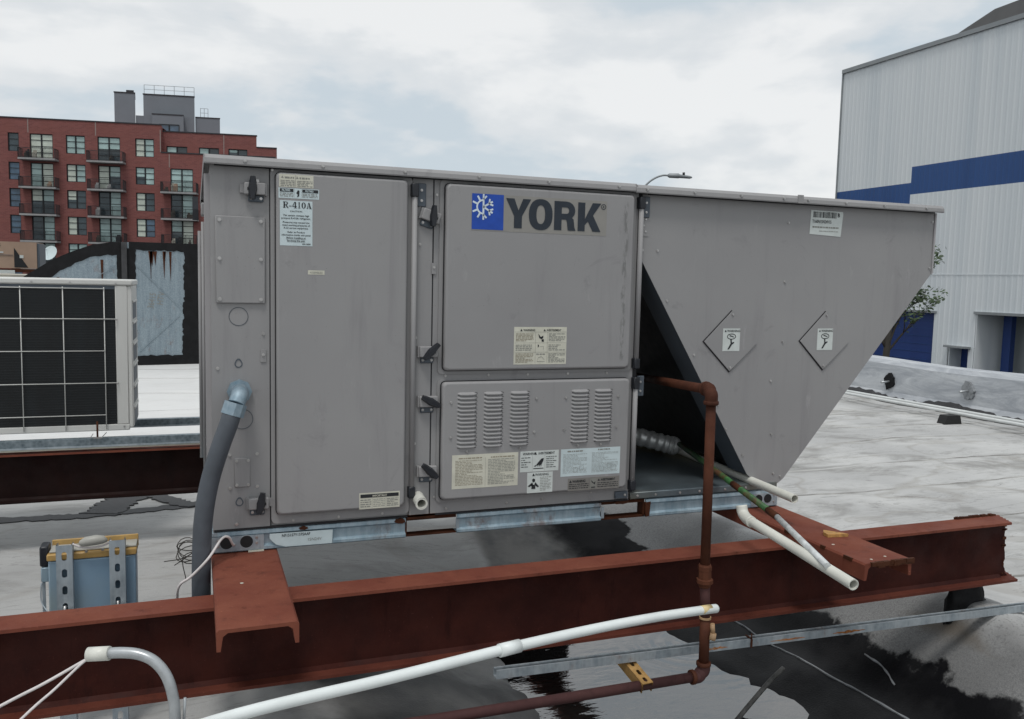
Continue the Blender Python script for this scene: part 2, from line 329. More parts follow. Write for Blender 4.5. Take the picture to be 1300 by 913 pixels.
# ------------------------------------------------------------------ mesh helpers
def wloc(o):
    p = Vector((0, 0, 0))
    while o: p += o.location; o = o.parent
    return p
def tag(o, label=None, cat=None, group=None, kind=None):
    if label: o['label'] = label
    if cat: o['category'] = cat
    if group: o['group'] = group
    if kind: o['kind'] = kind
    return o
def empty(name, loc, label=None, cat=None, group=None):
    o = bpy.data.objects.new(name, None); COL.objects.link(o); o.location = loc; o.empty_display_size = .1
    return tag(o, label, cat, group)
class MB:
    def __init__(s): s.b = bmesh.new(); s.mi = 0
    def face(s, pts):
        try:
            f = s.b.faces.new([s.b.verts.new(p) for p in pts]); f.material_index = s.mi; return f
        except ValueError: return None
    def fidx(s, vs, idx):
        try:
            f = s.b.faces.new([vs[i] for i in idx]); f.material_index = s.mi; return f
        except ValueError: return None
    def box(s, x0, x1, y0, y1, z0, z1, bev=0, seg=2):
        vs = [s.b.verts.new((x, y, z)) for x in (x0, x1) for y in (y0, y1) for z in (z0, z1)]
        fs = [s.fidx(vs, q) for q in ((0, 1, 3, 2), (4, 6, 7, 5), (0, 4, 5, 1), (2, 3, 7, 6), (0, 2, 6, 4), (1, 5, 7, 3))]
        if bev:
            es = list({e for f in fs for e in f.edges})
            r = bmesh.ops.bevel(s.b, geom=es, offset=bev, segments=seg, profile=.5, affect='EDGES')
            for f in r['faces']: f.material_index = s.mi; f.smooth = True
        return s
    def obox(s, c, ax, ay, az, hx, hy, hz):
        """box about c along the unit axes ax, ay, az"""
        c = Vector(c); vs = [s.b.verts.new(c + ax * (hx * i) + ay * (hy * j) + az * (hz * k)) for i in (-1, 1) for j in (-1, 1) for k in (-1, 1)]
        for q in ((0, 1, 3, 2), (4, 6, 7, 5), (0, 4, 5, 1), (2, 3, 7, 6), (0, 2, 6, 4), (1, 5, 7, 3)): s.fidx(vs, q)
        return s
    def bar(s, p, q, w, h=None, up=Vector((0, 0, 1))):
        p, q = Vector(p), Vector(q); a = (q - p); L = a.length; a.normalize()
        if abs(a.dot(up)) > .99: up = Vector((0, 1, 0))
        b = a.cross(up).normalized(); c = b.cross(a)
        return s.obox((p + q) / 2, a, b, c, L / 2, w / 2, (h or w) / 2)
    def tube(s, pts, r, seg=12, cap=True, radii=None, smooth=True):
        pts = [Vector(p) for p in pts]; n = len(pts); rings = []
        up = None
        for i in range(n):
            t = (pts[min(i + 1, n - 1)] - pts[max(i - 1, 0)]).normalized()
            if up is None:
                up = Vector((0, 0, 1)) if abs(t.z) < .9 else Vector((0, 1, 0))
            u = (up - t * up.dot(t)).normalized(); w = t.cross(u); up = u
            rr = radii[i] if radii else r
            rings.append([s.b.verts.new(pts[i] + u * (rr * math.cos(k * 2 * math.pi / seg)) + w * (rr * math.sin(k * 2 * math.pi / seg))) for k in range(seg)])
        for i in range(n - 1):
            for k in range(seg):
                f = s.b.faces.new((rings[i][k], rings[i][(k + 1) % seg], rings[i + 1][(k + 1) % seg], rings[i + 1][k]))
                f.smooth = smooth; f.material_index = s.mi
        if cap:
            for rg in (rings[0][::-1], rings[-1]):
                f = s.b.faces.new(rg); f.material_index = s.mi
        return s
    def pipe(s, pts, r, thick, seg=16):
        """open-ended pipe with a visible bore"""
        s.tube(pts, r, seg, False); s.tube(pts[::-1], r - thick, seg, False)
        for (p, q, e) in ((pts[0], pts[1], -1), (pts[-1], pts[-2], 1)):
            pass
        return s
    def ring(s, c, ax, r0, r1, h, seg=20):
        """washer along axis ax"""
        c = Vector(c); ax = Vector(ax).normalized(); u = ax.orthogonal().normalized(); w = ax.cross(u)
        P = []
        for k in range(seg):
            a = k * 2 * math.pi / seg; d = u * math.cos(a) + w * math.sin(a)
            P.append([s.b.verts.new(c + d * r + ax * hh) for r, hh in ((r0, 0), (r0, h), (r1, h), (r1, 0))])
        for k in range(seg):
            a, b = P[k], P[(k + 1) % seg]
            for i in range(4):
                f = s.b.faces.new((a[i], a[(i + 1) % 4], b[(i + 1) % 4], b[i])); f.material_index = s.mi
        return s
    def prism_y(s, poly, y0, y1):
        """polygon of (x, z) points extruded along y"""
        a = [s.b.verts.new((x, y0, z)) for x, z in poly]; b = [s.b.verts.new((x, y1, z)) for x, z in poly]; n = len(poly)
        s.fidx(a, range(n)); s.fidx(b, list(range(n))[::-1])
        for i in range(n):
            f = s.b.faces.new((a[i], b[i], b[(i + 1) % n], a[(i + 1) % n])); f.material_index = s.mi
        return s
    def prism_x(s, poly, x0, x1):
        a = [s.b.verts.new((x0, y, z)) for y, z in poly]; b = [s.b.verts.new((x1, y, z)) for y, z in poly]; n = len(poly)
        s.fidx(a, range(n)); s.fidx(b, list(range(n))[::-1])
        for i in range(n):
            f = s.b.faces.new((a[i], b[i], b[(i + 1) % n], a[(i + 1) % n])); f.material_index = s.mi
        return s
    def prism_z(s, poly, z0, z1):
        a = [s.b.verts.new((x, y, z0)) for x, y in poly]; b = [s.b.verts.new((x, y, z1)) for x, y in poly]; n = len(poly)
        s.fidx(a, list(range(n))[::-1]); s.fidx(b, range(n))
        for i in range(n):
            f = s.b.faces.new((a[i], a[(i + 1) % n], b[(i + 1) % n], b[i])); f.material_index = s.mi
        return s
    def rect(s, x0, x1, z0, z1, y):
        return s.face(((x0, y, z0), (x1, y, z0), (x1, y, z1), (x0, y, z1)))
    def poly(s, pts, y): return s.face([(x, y, z) for x, z in pts])
    def text(s, body, x, z, size, y, bold=0.0, align='LEFT', sx=1.0, rot=0):
        cu = bpy.data.curves.new('t', 'FONT'); cu.body = body; cu.size = size; cu.align_x = align; cu.offset = bold; cu.resolution_u = 2
        o = bpy.data.objects.new('t', cu); COL.objects.link(o)
        me = bpy.data.meshes.new_from_object(o)
        ca, sa = math.cos(rot), math.sin(rot)
        vs = [s.b.verts.new((x + (v.co.x * sx) * ca - v.co.y * sa, y, z + v.co.x * sx * sa + v.co.y * ca)) for v in me.vertices]
        for p in me.polygons:
            try:
                f = s.b.faces.new([vs[i] for i in p.vertices]); f.material_index = s.mi
            except ValueError: pass
        bpy.data.objects.remove(o); bpy.data.curves.remove(cu); bpy.data.meshes.remove(me)
        return s
    def lines(s, x0, x1, z0, z1, rows, y, seed=1, fill=.8, th=.45):
        """small print: rows of word-long dashes"""
        q = random.Random(seed); dz = (z1 - z0) / rows
        for r in range(rows):
            z = z1 - (r + .5) * dz; x = x0; end = x0 + (x1 - x0) * (1 if q.random() < fill else q.uniform(.4, .8))
            while x < end - .002:
                w = min(q.uniform(.004, .016), end - x); s.rect(x, x + w, z - dz * th / 2, z + dz * th / 2, y); x += w + .0025
        return s
    def build(s, name, mats, parent=None, smooth=False):
        me = bpy.data.meshes.new(name)
        if not isinstance(mats, (list, tuple)): mats = [mats]
        off = wloc(parent) if parent else Vector((0, 0, 0))
        bmesh.ops.recalc_face_normals(s.b, faces=s.b.faces) if len(s.b.faces) < 60000 else None
        for v in s.b.verts: v.co -= off
        if smooth:
            for f in s.b.faces: f.smooth = True
        s.b.to_mesh(me); s.b.free()
        for mm in mats: me.materials.append(M[mm] if isinstance(mm, str) else mm)
        o = bpy.data.objects.new(name, me); COL.objects.link(o)
        if parent: o.parent = parent
        return o
def inst(me, name, loc, parent, rot=(0, 0, 0), scale=(1, 1, 1)):
    o = bpy.data.objects.new(name, me); COL.objects.link(o); o.parent = parent
    o.location = Vector(loc) - (wloc(parent) if parent else Vector((0, 0, 0))); o.rotation_euler = rot; o.scale = scale
    return o
def arc(c, r, a0, a1, n, plane='xz'):
    res = []
    for i in range(n + 1):
        a = R(a0 + (a1 - a0) * i / n); u, v = c[0] + r * math.cos(a), c[1] + r * math.sin(a); res.append((u, v))
    return res
def smooth_path(pts, n=6):
    """Catmull-Rom through the points"""
    P = [Vector(p) for p in pts]; P = [P[0] * 2 - P[1]] + P + [P[-1] * 2 - P[-2]]; out = []
    for i in range(1, len(P) - 2):
        for k in range(n):
            t = k / n; a, b, c, d = P[i - 1], P[i], P[i + 1], P[i + 2]
            out.append(.5 * ((2 * b) + (c - a) * t + (2 * a - 5 * b + 4 * c - d) * t * t + (3 * b - a - 3 * c + d) * t ** 3))
    out.append(P[-2]); return out
def rrect(x0, x1, z0, z1, r, n=4):
    pts = []
    for cx, cz, a in ((x1 - r, z1 - r, 0), (x0 + r, z1 - r, 90), (x0 + r, z0 + r, 180), (x1 - r, z0 + r, 270)):
        pts += arc((cx, cz), r, a, a + 90, n)
    return pts

# ------------------------------------------------------------------ roof, water, ground
def sst(a, b, x):
    t = min(1, max(0, (x - a) / (b - a))); return t * t * (3 - 2 * t)
HP = [(.40, 0), (.85, -.10), (1.15, -.235), (1.42, -.335), (1.75, -.385), (1.9, -.40), (2.15, -.37), (2.33, -.30), (2.7, -.24), (2.92, -.08), (3.10, .03), (3.5, 0)]
def hroof(x, y):
    h = 0.0
    for (xa, ha), (xb, hb) in zip(HP, HP[1:]):
        if xa <= x < xb: t = (x - xa) / (xb - xa); h = ha + (hb - ha) * (.45 * t + .55 * t * t * (3 - 2 * t))
    h *= 1 - .8 * sst(1.0, 2.4, y)
    h += .150 * math.exp(-((x - 3.16) / .36) ** 2 - ((y + .27) / .55) ** 2)
    w = sst(.8, 1.1, x) * (1 - sst(2.5, 2.75, x))
    h += w * (.014 * math.sin(x * 7 + 2.2 * math.sin(y * 5.3)) * math.sin(y * 8.1 + 1.5 * math.sin(x * 6)) + .007 * math.sin(x * 19 + 3 * math.sin(y * 13)) * math.sin(y * 23 + x * 9))
    h += .010 * math.sin(x * 2.1 + 1.3 * math.sin(y * 1.7)) * math.sin(y * 2.7 + x * .6)
    return h
def axis(a, b, fine0, fine1, df, dc):
    xs = []; x = a
    while x < b:
        xs.append(x); x += df if fine0 <= x < fine1 else dc
    xs.append(b); return xs
bm = bmesh.new()
xs = axis(-14, 9.3, -2, 9.3, .06, .5); ys = axis(-7, 14.2, -1.6, 7, .06, .4)
gv = [[bm.verts.new((x, y, hroof(x, y))) for y in ys] for x in xs]
for i in range(len(xs) - 1):
    for j in range(len(ys) - 1):
        bm.faces.new((gv[i][j], gv[i + 1][j], gv[i + 1][j + 1], gv[i][j + 1])).smooth = True
me = bpy.data.meshes.new('flat_roof'); bm.to_mesh(me); bm.free(); me.materials.append(M['roof'])
roof = tag(bpy.data.objects.new('flat_roof', me), kind='structure'); COL.objects.link(roof)
# overlapping membrane laps on the open right part and on the left part
for k in range(13):
    y = -1.2 + k * .82 + rnd.uniform(-.12, .12); x0 = 3.3 + rnd.uniform(0, .3); mb = MB(); prev = None; ph = rnd.uniform(0, 6)
    n = 60
    for i in range(n + 1):
        x = x0 + (8.75 - x0) * i / n; yy = y + .05 * math.sin(x * 1.1 + ph) + .015 * math.sin(x * 5 + ph) - (x - 6) * .02; h = hroof(x, yy)
        cur = [(x, yy - .048, h - .003), (x, yy - .030 + .006 * math.sin(x * 23 + k), h + .006), (x, yy + .04, h + .003), (x, yy + .05, h - .004)]
        if prev:
            for a in range(3): mb.mi = int(a == 0); mb.face((prev[a], cur[a], cur[a + 1], prev[a + 1]))
        prev = cur
    mb.build('membrane_lap', ['roof', 'lapdirt'], roof)
for k in range(6):
    y = 3.9 + k * 1.55 + rnd.uniform(-.3, .3); mb = MB(); prev = None; ph = rnd.uniform(0, 6)
    for i in range(41):
        x = -6 + 7.2 * i / 40; yy = y + .05 * math.sin(x * 1.3 + ph) + .02 * math.sin(x * 4 + ph); h = hroof(x, yy)
        cur = [(x, yy - .034, h - .003), (x, yy - .026, h + .004), (x, yy + .04, h + .004), (x, yy + .05, h - .004)]
        if prev:
            for a in range(3): mb.mi = int(a == 0); mb.face((prev[a], cur[a], cur[a + 1], prev[a + 1]))
        prev = cur
    mb.build('membrane_lap', ['roof', 'lapdirt'], roof)
def ragged_strip(pts, w, z, mat, name, parent, n=70, seed=3, amp=.25, h=.006):
    """flat strip with a torn outline along a polyline of (x, y)"""
    q = random.Random(seed); P = smooth_path([(p[0], p[1], 0) for p in pts], max(2, n // len(pts))); mb = MB(); prev = None
    for i, p in enumerate(P):
        t = (P[min(i + 1, len(P) - 1)] - P[max(i - 1, 0)]).normalized(); nn = Vector((-t.y, t.x, 0))
        a = p + nn * (w / 2 * (1 + q.uniform(-amp, amp))); b = p - nn * (w / 2 * (1 + q.uniform(-amp, amp)))
        cur = [Vector((a.x, a.y, hroof(a.x, a.y) - .002)), Vector((a.x, a.y, hroof(a.x, a.y) + h)), Vector((b.x, b.y, hroof(b.x, b.y) + h)), Vector((b.x, b.y, hroof(b.x, b.y) - .002))]
        if prev:
            for k in range(3): mb.face((prev[k], cur[k], cur[k + 1], prev[k + 1]))
        prev = cur
    return mb.build(name, mat, parent)
ragged_strip([(-5, 2.82), (-2.2, 2.84), (-1.1, 2.86), (-.6, 2.87), (-.05, 2.97), (.5, 2.95)], .11, 0, 'tar_grey', 'tar_seam', roof, 90, 5, .3)
ragged_strip([(-.57, 2.88), (-.50, 3.1), (-.42, 3.3), (-.34, 3.42)], .22, 0, 'tar_grey', 'tar_seam', roof, 40, 6, .3, .009)
ragged_strip([(-.36, 3.42), (-.24, 3.24), (-.10, 3.02), (.04, 2.95)], .11, 0, 'tar_grey', 'tar_seam', roof, 40, 8, .3, .011)
ragged_strip([(2.66, 1.2), (2.635, .8), (2.63, .5), (2.655, .1), (2.675, -.3), (2.69, -.8)], .0065, 0, 'tar_faint', 'membrane_seam', roof, 60, 4, .5, .005)
ragged_strip([(2.80, .02), (2.79, -.10), (2.76, -.2)], .004, 0, 'tar_faint', 'membrane_seam', roof, 20, 4, .6, .004)
# body of the building under the roof
mb = MB(); mb.box(-14, 9.3, -7, 14.2, -3.5, -.62); mb.build('building_body', 'plaster', roof)
for a in ((-14, 9.3, -7.02, -7, -.62, .02), (-14, 9.3, 14.2, 14.22, -.62, .02), (-14.02, -14, -7, 14.2, -.62, .02)):
    MB().box(*a).build('roof_edge', 'galv_plain', roof)
mb = MB(); mb.face(((1.0, -2.2, -.30), (2.9, -2.2, -.30), (2.9, 2.6, -.30), (1.0, 2.6, -.30)))
water = tag(mb.build('puddle_water', 'water'), kind='structure')
mb = MB(); mb.face(((-900, -900, -3.52), (900, -900, -3.52), (900, 900, -3.52), (-900, 900, -3.52)))
tag(mb.build('street', 'street'), kind='structure')

# ------------------------------------------------------------------ parapet with its stubs, pipes along it
par = empty('parapet_wall', (9.1, 3, 0), 'low silver coated parapet wall along the right edge of the roof', 'parapet')
mb = MB(); prev = None; ny = 110
for i in range(ny + 1):
    y = -7 + 21.2 * i / ny
    w = .006 * math.sin(y * 3.1) + .004 * math.sin(y * 9.7); t = .012 * math.sin(y * 1.9 + 1)
    cur = [(8.84 + w, y, -.02), (8.90 + w, y, .12), (8.905 + w, y, .49 + t), (8.945, y, .545 + t), (9.2, y, .55 + t), (9.29, y, .53 + t), (9.295, y, -.62)]
    if prev:
        for k in range(6): mb.face((prev[k], cur[k], cur[k + 1], prev[k + 1]))
    prev = cur
mb.build('coated_face', 'parapet', par)
mb = MB(); prev = None; q = random.Random(4)
for i in range(240):
    y = -4 + 15 * i / 239; zt = .085 + .022 * math.sin(y * 4) + q.uniform(-.014, .014); xo = 8.70 + q.uniform(-.012, .012)
    cur = [(xo, y, hroof(xo, y) + .004), (8.83, y, .022), (8.885, y, zt)]
    if prev:
        for k in range(2): mb.face((prev[k], cur[k], cur[k + 1], prev[k + 1]))
    prev = cur
mb.build('tar_flashing', 'tar_grey', par)
for (y, z, tarry) in ((6.118, .264, 1), (4.855, .297, 0)):
    st = MB(); st.tube([(8.92, y, z), (8.72, y - .02, z - .012)], .014, 10); st = st.build('pipe_stub', 'emt', par)
    t = MB(); q = random.Random(int(y * 10)); n = 22
    pts = [(y + (.085 + q.uniform(-.02, .02)) * math.cos(k * 2 * math.pi / n), z + (.105 + q.uniform(-.025, .03)) * math.sin(k * 2 * math.pi / n)) for k in range(n)]
    t.prism_x(pts, 8.885 - .012, 8.93); t.build('tar_patch', 'tar' if tarry else 'tar_faint', st)
for dx, lab in ((0, 'white pipe laid along the parapet, the one nearer the parapet'), (-.19, 'white pipe laid along the parapet, the one nearer the camera')):
    mb = MB(); mb.tube([(8.42 + dx + .012 * math.sin(i), -6 + i * 1.2, .105) for i in range(17)], .019, 10)
    tag(mb.build('roof_pipe', 'whitepipe'), lab, 'pipe', 'white pipes along the parapet')
foot = MB(); foot.prism_y([(7.90, .004), (8.16, .004), (8.13, .105), (7.94, .105)], 4.28, 4.39)
tag(foot.build('pipe_support_block', 'rubber'), 'black rubber block carrying the white pipes beside the parapet', 'pipe support')

# ------------------------------------------------------------------ steel: beams and channels
def ibeam(name, x0, x1, yc, bw, zb, zt, label, rag=0, shade=('red', 'red_dark')):
    r_ = empty(name, ((x0 + x1) / 2, yc, zb), label, 'steel beam', 'steel beams carrying the units')
    tf, tw = .010, .007
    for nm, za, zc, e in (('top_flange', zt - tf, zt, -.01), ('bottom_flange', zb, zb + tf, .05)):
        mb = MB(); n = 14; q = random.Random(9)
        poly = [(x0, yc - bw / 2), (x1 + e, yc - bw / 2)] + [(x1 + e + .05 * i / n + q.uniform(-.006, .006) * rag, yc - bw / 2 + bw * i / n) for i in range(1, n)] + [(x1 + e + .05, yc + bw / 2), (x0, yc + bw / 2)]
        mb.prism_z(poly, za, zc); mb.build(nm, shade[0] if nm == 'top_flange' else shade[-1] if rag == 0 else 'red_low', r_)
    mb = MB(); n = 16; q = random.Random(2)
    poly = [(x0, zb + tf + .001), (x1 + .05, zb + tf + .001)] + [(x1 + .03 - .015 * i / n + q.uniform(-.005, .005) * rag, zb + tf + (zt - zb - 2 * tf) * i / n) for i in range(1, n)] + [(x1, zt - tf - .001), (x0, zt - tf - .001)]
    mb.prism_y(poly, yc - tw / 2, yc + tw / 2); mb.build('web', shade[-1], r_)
    # root fillets
    mb = MB()
    for sgn in (-1, 1):
        mb.prism_x([(yc + sgn * tw / 2, zb + tf), (yc + sgn * (tw / 2 + .012), zb + tf), (yc + sgn * tw / 2, zb + tf + .012)], x0, x1)
    mb.build('root_fillet', shade[-1], r_)
    return r_
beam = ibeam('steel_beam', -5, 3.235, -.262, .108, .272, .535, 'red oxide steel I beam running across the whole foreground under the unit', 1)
rag = MB(); q = random.Random(12)     # slag along the cut end
for i in range(46):
    x = 3.02 + q.random() * .22; rag.box(x, x + q.uniform(.006, .02), -.212 - q.random() * .004, -.203, .533, .537 + q.random() * .008)
for i in range(10):
    z = q.uniform(.29, .52); rag.box(3.238 + (z < .4) * .012, 3.25 + q.uniform(0, .014), -.268, -.258, z, z + q.uniform(.004, .012))
rag.build('burnt_slag', 'rust', beam)
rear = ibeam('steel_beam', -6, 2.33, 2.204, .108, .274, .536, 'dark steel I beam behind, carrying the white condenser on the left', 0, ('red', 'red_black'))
def channel(x0, x1, y0, y1, label, seed, burr):
    r_ = empty('steel_channel', ((x0 + x1) / 2, y0, .536), label, 'steel channel', 'steel channels laid over the beams')
    mb = MB(); prof = [(x0, .536), (x0 + .010, .536), (x0 + .016, .575), (x0 + .028, .584), (x1 - .028, .584), (x1 - .016, .575), (x1 - .010, .536), (x1, .536), (x1, .588), (x1 - .006, .594), (x0 + .006, .594), (x0, .588)]
    mb.prism_y(prof, y0, y1); mb.build('channel_body', 'red', r_)
    q = random.Random(seed); mb = MB()
    for i in range(burr):
        x = x0 + .02 + (x1 - x0 - .04) * q.random(); mb.box(x, x + q.uniform(.01, .035), y0 - q.uniform(.002, .008), y0 + .004, .585 - q.random() * .008, .5945 + q.random() * .003)
    for i in range(burr // 7):
        y = y0 + q.random() * .4; mb.box(x0 - q.uniform(.001, .004), x0 + .004, y, y + q.uniform(.01, .04), .583, .5955)
    if burr: mb.build('burnt_edge', 'rust', r_)['kind'] = 'stuff'
    return r_
channel(.042, .249, -.632, 2.32, 'red steel channel projecting toward the camera under the left corner of the unit', 3, 0)
channel(2.073, 2.275, -.703, 2.32, 'red steel channel projecting toward the camera under the right end of the unit', 5, 26)
ch = MB(); ch.prism_z([(2.160, -.426), (2.165, -.395), (2.185, -.372), (2.241, -.440)], .5945, .606)
tag(ch.build('wood_chip', 'wood'), 'small orange wood offcut lying on the right red channel', 'wood scrap')
q = random.Random(1); mb = MB()
for (x, y) in ((2.13, -.672), (2.2, -.66), (.12, -.3), (2.12, -.5)):
    mb.prism_z([(x + .006 * math.cos(a) * q.uniform(.6, 1.2), y + .005 * math.sin(a)) for a in (0, 1.2, 2.4, 3.6, 4.9)], .5942, .5952)
tag(mb.build('paint_flakes', 'label_cream'), kind='stuff')
tag(MB().box(.155, .205, -.012, -.002, .5945, .599).build('shim_strip', 'label_cream'), 'short pale shim strip under the rail on the left red channel', 'shim')

# tar wrapped posts under the beams
def tar_post(name, cx, cy, w, d, z1, label, seed):
    q = random.Random(seed); mb = MB(); rings = []; nz, na = 6, 26
    for k in range(nz + 1):
        t = k / nz; z0 = hroof(cx, cy) - .01; z = z0 + (z1 - z0) * t; fl = 1 + .35 * (1 - t) ** 3
        ring = []
        for a in range(na):
            an = a * 2 * math.pi / na; c_, s_ = math.cos(an), math.sin(an); p = 4
            rr = (abs(c_) ** p + abs(s_) ** p) ** (-1 / p)
            x = cx + w / 2 * rr * c_ * fl + q.uniform(-.006, .006); y = cy + d / 2 * rr * s_ * fl + q.uniform(-.006, .006)
            ring.append(mb.b.verts.new((x, y, z + (hroof(x, y) - z0 + .004 if k == 0 else 0))))
        rings.append(ring)
    for k in range(nz):
        for a in range(na):
            mb.b.faces.new((rings[k][a], rings[k][(a + 1) % na], rings[k + 1][(a + 1) % na], rings[k + 1][a])).smooth = True
    mb.b.faces.new(rings[-1])
    return tag(mb.build(name, 'tar' if cx > 0 else 'tar_grey'), label, 'roof post', 'tar wrapped posts under the beams')
tar_post('tar_wrapped_post', 3.10, -.222, .16, .05, .2705, 'black tar wrapped post under the right end of the front beam', 3)
tar_post('tar_wrapped_post', .34, 2.23, .17, .12, .2725, 'black tar wrapped post under the rear beam behind the unit frame', 4)

# ------------------------------------------------------------------ shared small pieces
s_ = MB(); s_.tube([(0, 0, 0), (0, -.0022, 0)], .0085, 10); s_.tube([(0, -.002, 0), (0, -.0068, 0)], .0058, 6, True, None, False)
tmp = s_.build('screw', 'zinc'); SCREW = tmp.data; SCREW.transform(Matrix.Scale(.74, 4)); bpy.data.objects.remove(tmp)
def screws(parent, pts, y=-.001, sc=1):
    for (x, z) in pts: inst(SCREW, 'screw', (x, y, z), parent, (0, rnd.uniform(0, 3), 0), (sc, sc, sc))

# ------------------------------------------------------------------ the rooftop unit
unit = empty('rooftop_unit', (1.2, .8, .6), 'large taupe rooftop air handler with logo panel and slanted hood end on a steel frame', 'air handler')
body = MB(); body.box(.047, 1.566, .004, 1.65, .668, 1.842); cab = body.build('cabinet', 'paint', unit)
# left corner panel
p = MB(); p.box(.047, .2255, -.001, .010, .6685, 1.848); corner = p.build('corner_panel', 'paint', unit)
screws(corner, [(.206, 1.313), (.065, 1.202), (.19, 1.80), (.12, .689), (.10, .92), (.10, .81), (.185, .92), (.185, .812)], -.001, .9)
p = MB(); p.box(.062, .212, -.010, -.001, 1.412, 1.686, .002, 1); ap = p.build('access_plate', 'paint', unit)
screws(ap, [(.0735, 1.673), (.199, 1.672), (.0735, 1.552), (.199, 1.552), (.0735, 1.424), (.199, 1.424)], -.0105)
p = MB(); p.box(.115, .163, -.006, -.001, .812, .908, .0015, 1); sp = p.build('cover_plate', 'paint', unit)
screws(sp, [(.121, .900), (.157, .900), (.121, .820), (.157, .820)], -.0065, .8)
for (x, z, r_) in ((.130, 1.369, .030), (.140, 1.036, .033)):
    MB().ring((x, -.001, z), (0, -1, 0), r_ - .0018, r_, .0012, 28).build('knockout', 'flange', unit)
for z in (1.216, .761):
    mb = MB(); n = 18
    for i in range(n):
        def pt(k, r): a = k * 2 * math.pi / n; rr = r * (1 + .45 * max(0, math.sin(a)) ** 6); return (.129 + rr * math.cos(a), z + rr * math.sin(a))
        for (ra, rb) in ((.009, .0125),):
            a, b, c, d = pt(i, ra), pt(i + 1, ra), pt(i + 1, rb), pt(i, rb)
            mb.poly([a, b, c, d], -.0025)
    mb.build('drip_hole_rim', 'flange', unit)
MB().box(.197, .214, -.005, -.001, 1.222, 1.262).build('clip', 'paint', unit)
screws(unit, [(.2055, 1.245)], -.0055, .8)
# filter door
p = MB(); p.prism_y(rrect(.229, .694, .682, 1.846, .018), -.007, .004); f1 = p.build('door_flange', 'paint', unit)
def raised_panel(name, x0, x1, z0, z1, y, depth, r=.014):
    """sheet metal pan with rolled edges"""
    mb = MB(); rings = []
    for (ins, yy) in ((0, y), (0, y - depth + .008), (.003, y - depth + .002), (.008, y - depth)):
        rings.append([mb.b.verts.new((x, yy, z)) for x, z in rrect(x0 + ins, x1 - ins, z0 + ins, z1 - ins, r)])
    n = len(rings[0])
    for k in range(len(rings) - 1):
        for i in range(n):
            f = mb.b.faces.new((rings[k][i], rings[k][(i + 1) % n], rings[k + 1][(i + 1) % n], rings[k + 1][i])); f.smooth = k > 0
    mb.b.faces.new(rings[-1]); return mb.build(name, 'paint', unit)
def panel_shade(x0, x1, z0, z1, y, w=.0030):  # dark ring painting the shade round a raised panel
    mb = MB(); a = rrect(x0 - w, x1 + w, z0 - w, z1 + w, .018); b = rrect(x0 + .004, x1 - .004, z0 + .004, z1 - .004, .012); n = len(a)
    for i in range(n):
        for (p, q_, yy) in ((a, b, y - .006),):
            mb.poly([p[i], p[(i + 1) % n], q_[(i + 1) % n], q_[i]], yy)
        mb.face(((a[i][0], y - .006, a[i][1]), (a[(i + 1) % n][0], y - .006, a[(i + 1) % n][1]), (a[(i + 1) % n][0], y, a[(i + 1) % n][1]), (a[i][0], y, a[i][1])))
    return mb.build('panel_shade_ring', 'gap', unit)
panel_shade(.245, .673, .716, 1.830, -.007); panel_shade(.807, 1.531, 1.186, 1.829, -.008); panel_shade(.803, 1.537, .727, 1.146, -.008)
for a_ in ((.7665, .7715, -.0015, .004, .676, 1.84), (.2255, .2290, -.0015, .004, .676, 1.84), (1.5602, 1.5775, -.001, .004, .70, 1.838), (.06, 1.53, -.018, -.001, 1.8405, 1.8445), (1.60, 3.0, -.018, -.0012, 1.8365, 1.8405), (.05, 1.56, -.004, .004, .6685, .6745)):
    MB().box(*a_).build('seam_shade', 'gap', unit)  # dark strips painting the seams and the shade under the cap lips
door1 = raised_panel('filter_door', .245, .673, .716, 1.830, -.007, .025)
screws(unit, [(.235, 1.838), (.30, .690), (.45, .690), (.60, .690)], -.0075, .75)
# mullion and right hand door frame
p = MB(); p.box(.696, .7665, -.003, .004, .676, 1.846); mul = p.build('mullion_panel', 'paint', unit)
screws(mul, [(.722, 1.75), (.712, 1.30), (.712, .93), (.722, 1.62)], -.0035, .8)
p = MB(); p.box(.7715, 1.560, -.003, .004, .676, 1.846); fr2 = p.build('door_surround', 'paint', unit)
screws(fr2, [(.780, 1.79), (.784, 1.27), (.785, .735), (.83, .69), (1.06, .695), (1.13, 1.166), (.82, 1.166), (1.29, 1.166), (1.45, 1.166), (.98, 1.166), (1.2, .7), (1.40, .712)], -.0035, .75)
for (z0, z1) in ((1.172, 1.842), (.715, 1.152)):
    p = MB(); p.prism_y(rrect(.790, 1.548, z0, z1, .016), -.008, -.003); p.build('door_flange', 'paint', unit)
door2 = raised_panel('logo_door', .807, 1.531, 1.186, 1.829, -.008, .024)
door3 = raised_panel('louvred_door', .803, 1.537, .727, 1.146, -.008, .024)
p = MB(); p.box(.764, .780, -.008, -.003, 1.52, 1.558); p.build('clip', 'paint', unit)
screws(unit, [(.772, 1.542)], -.008, .7)
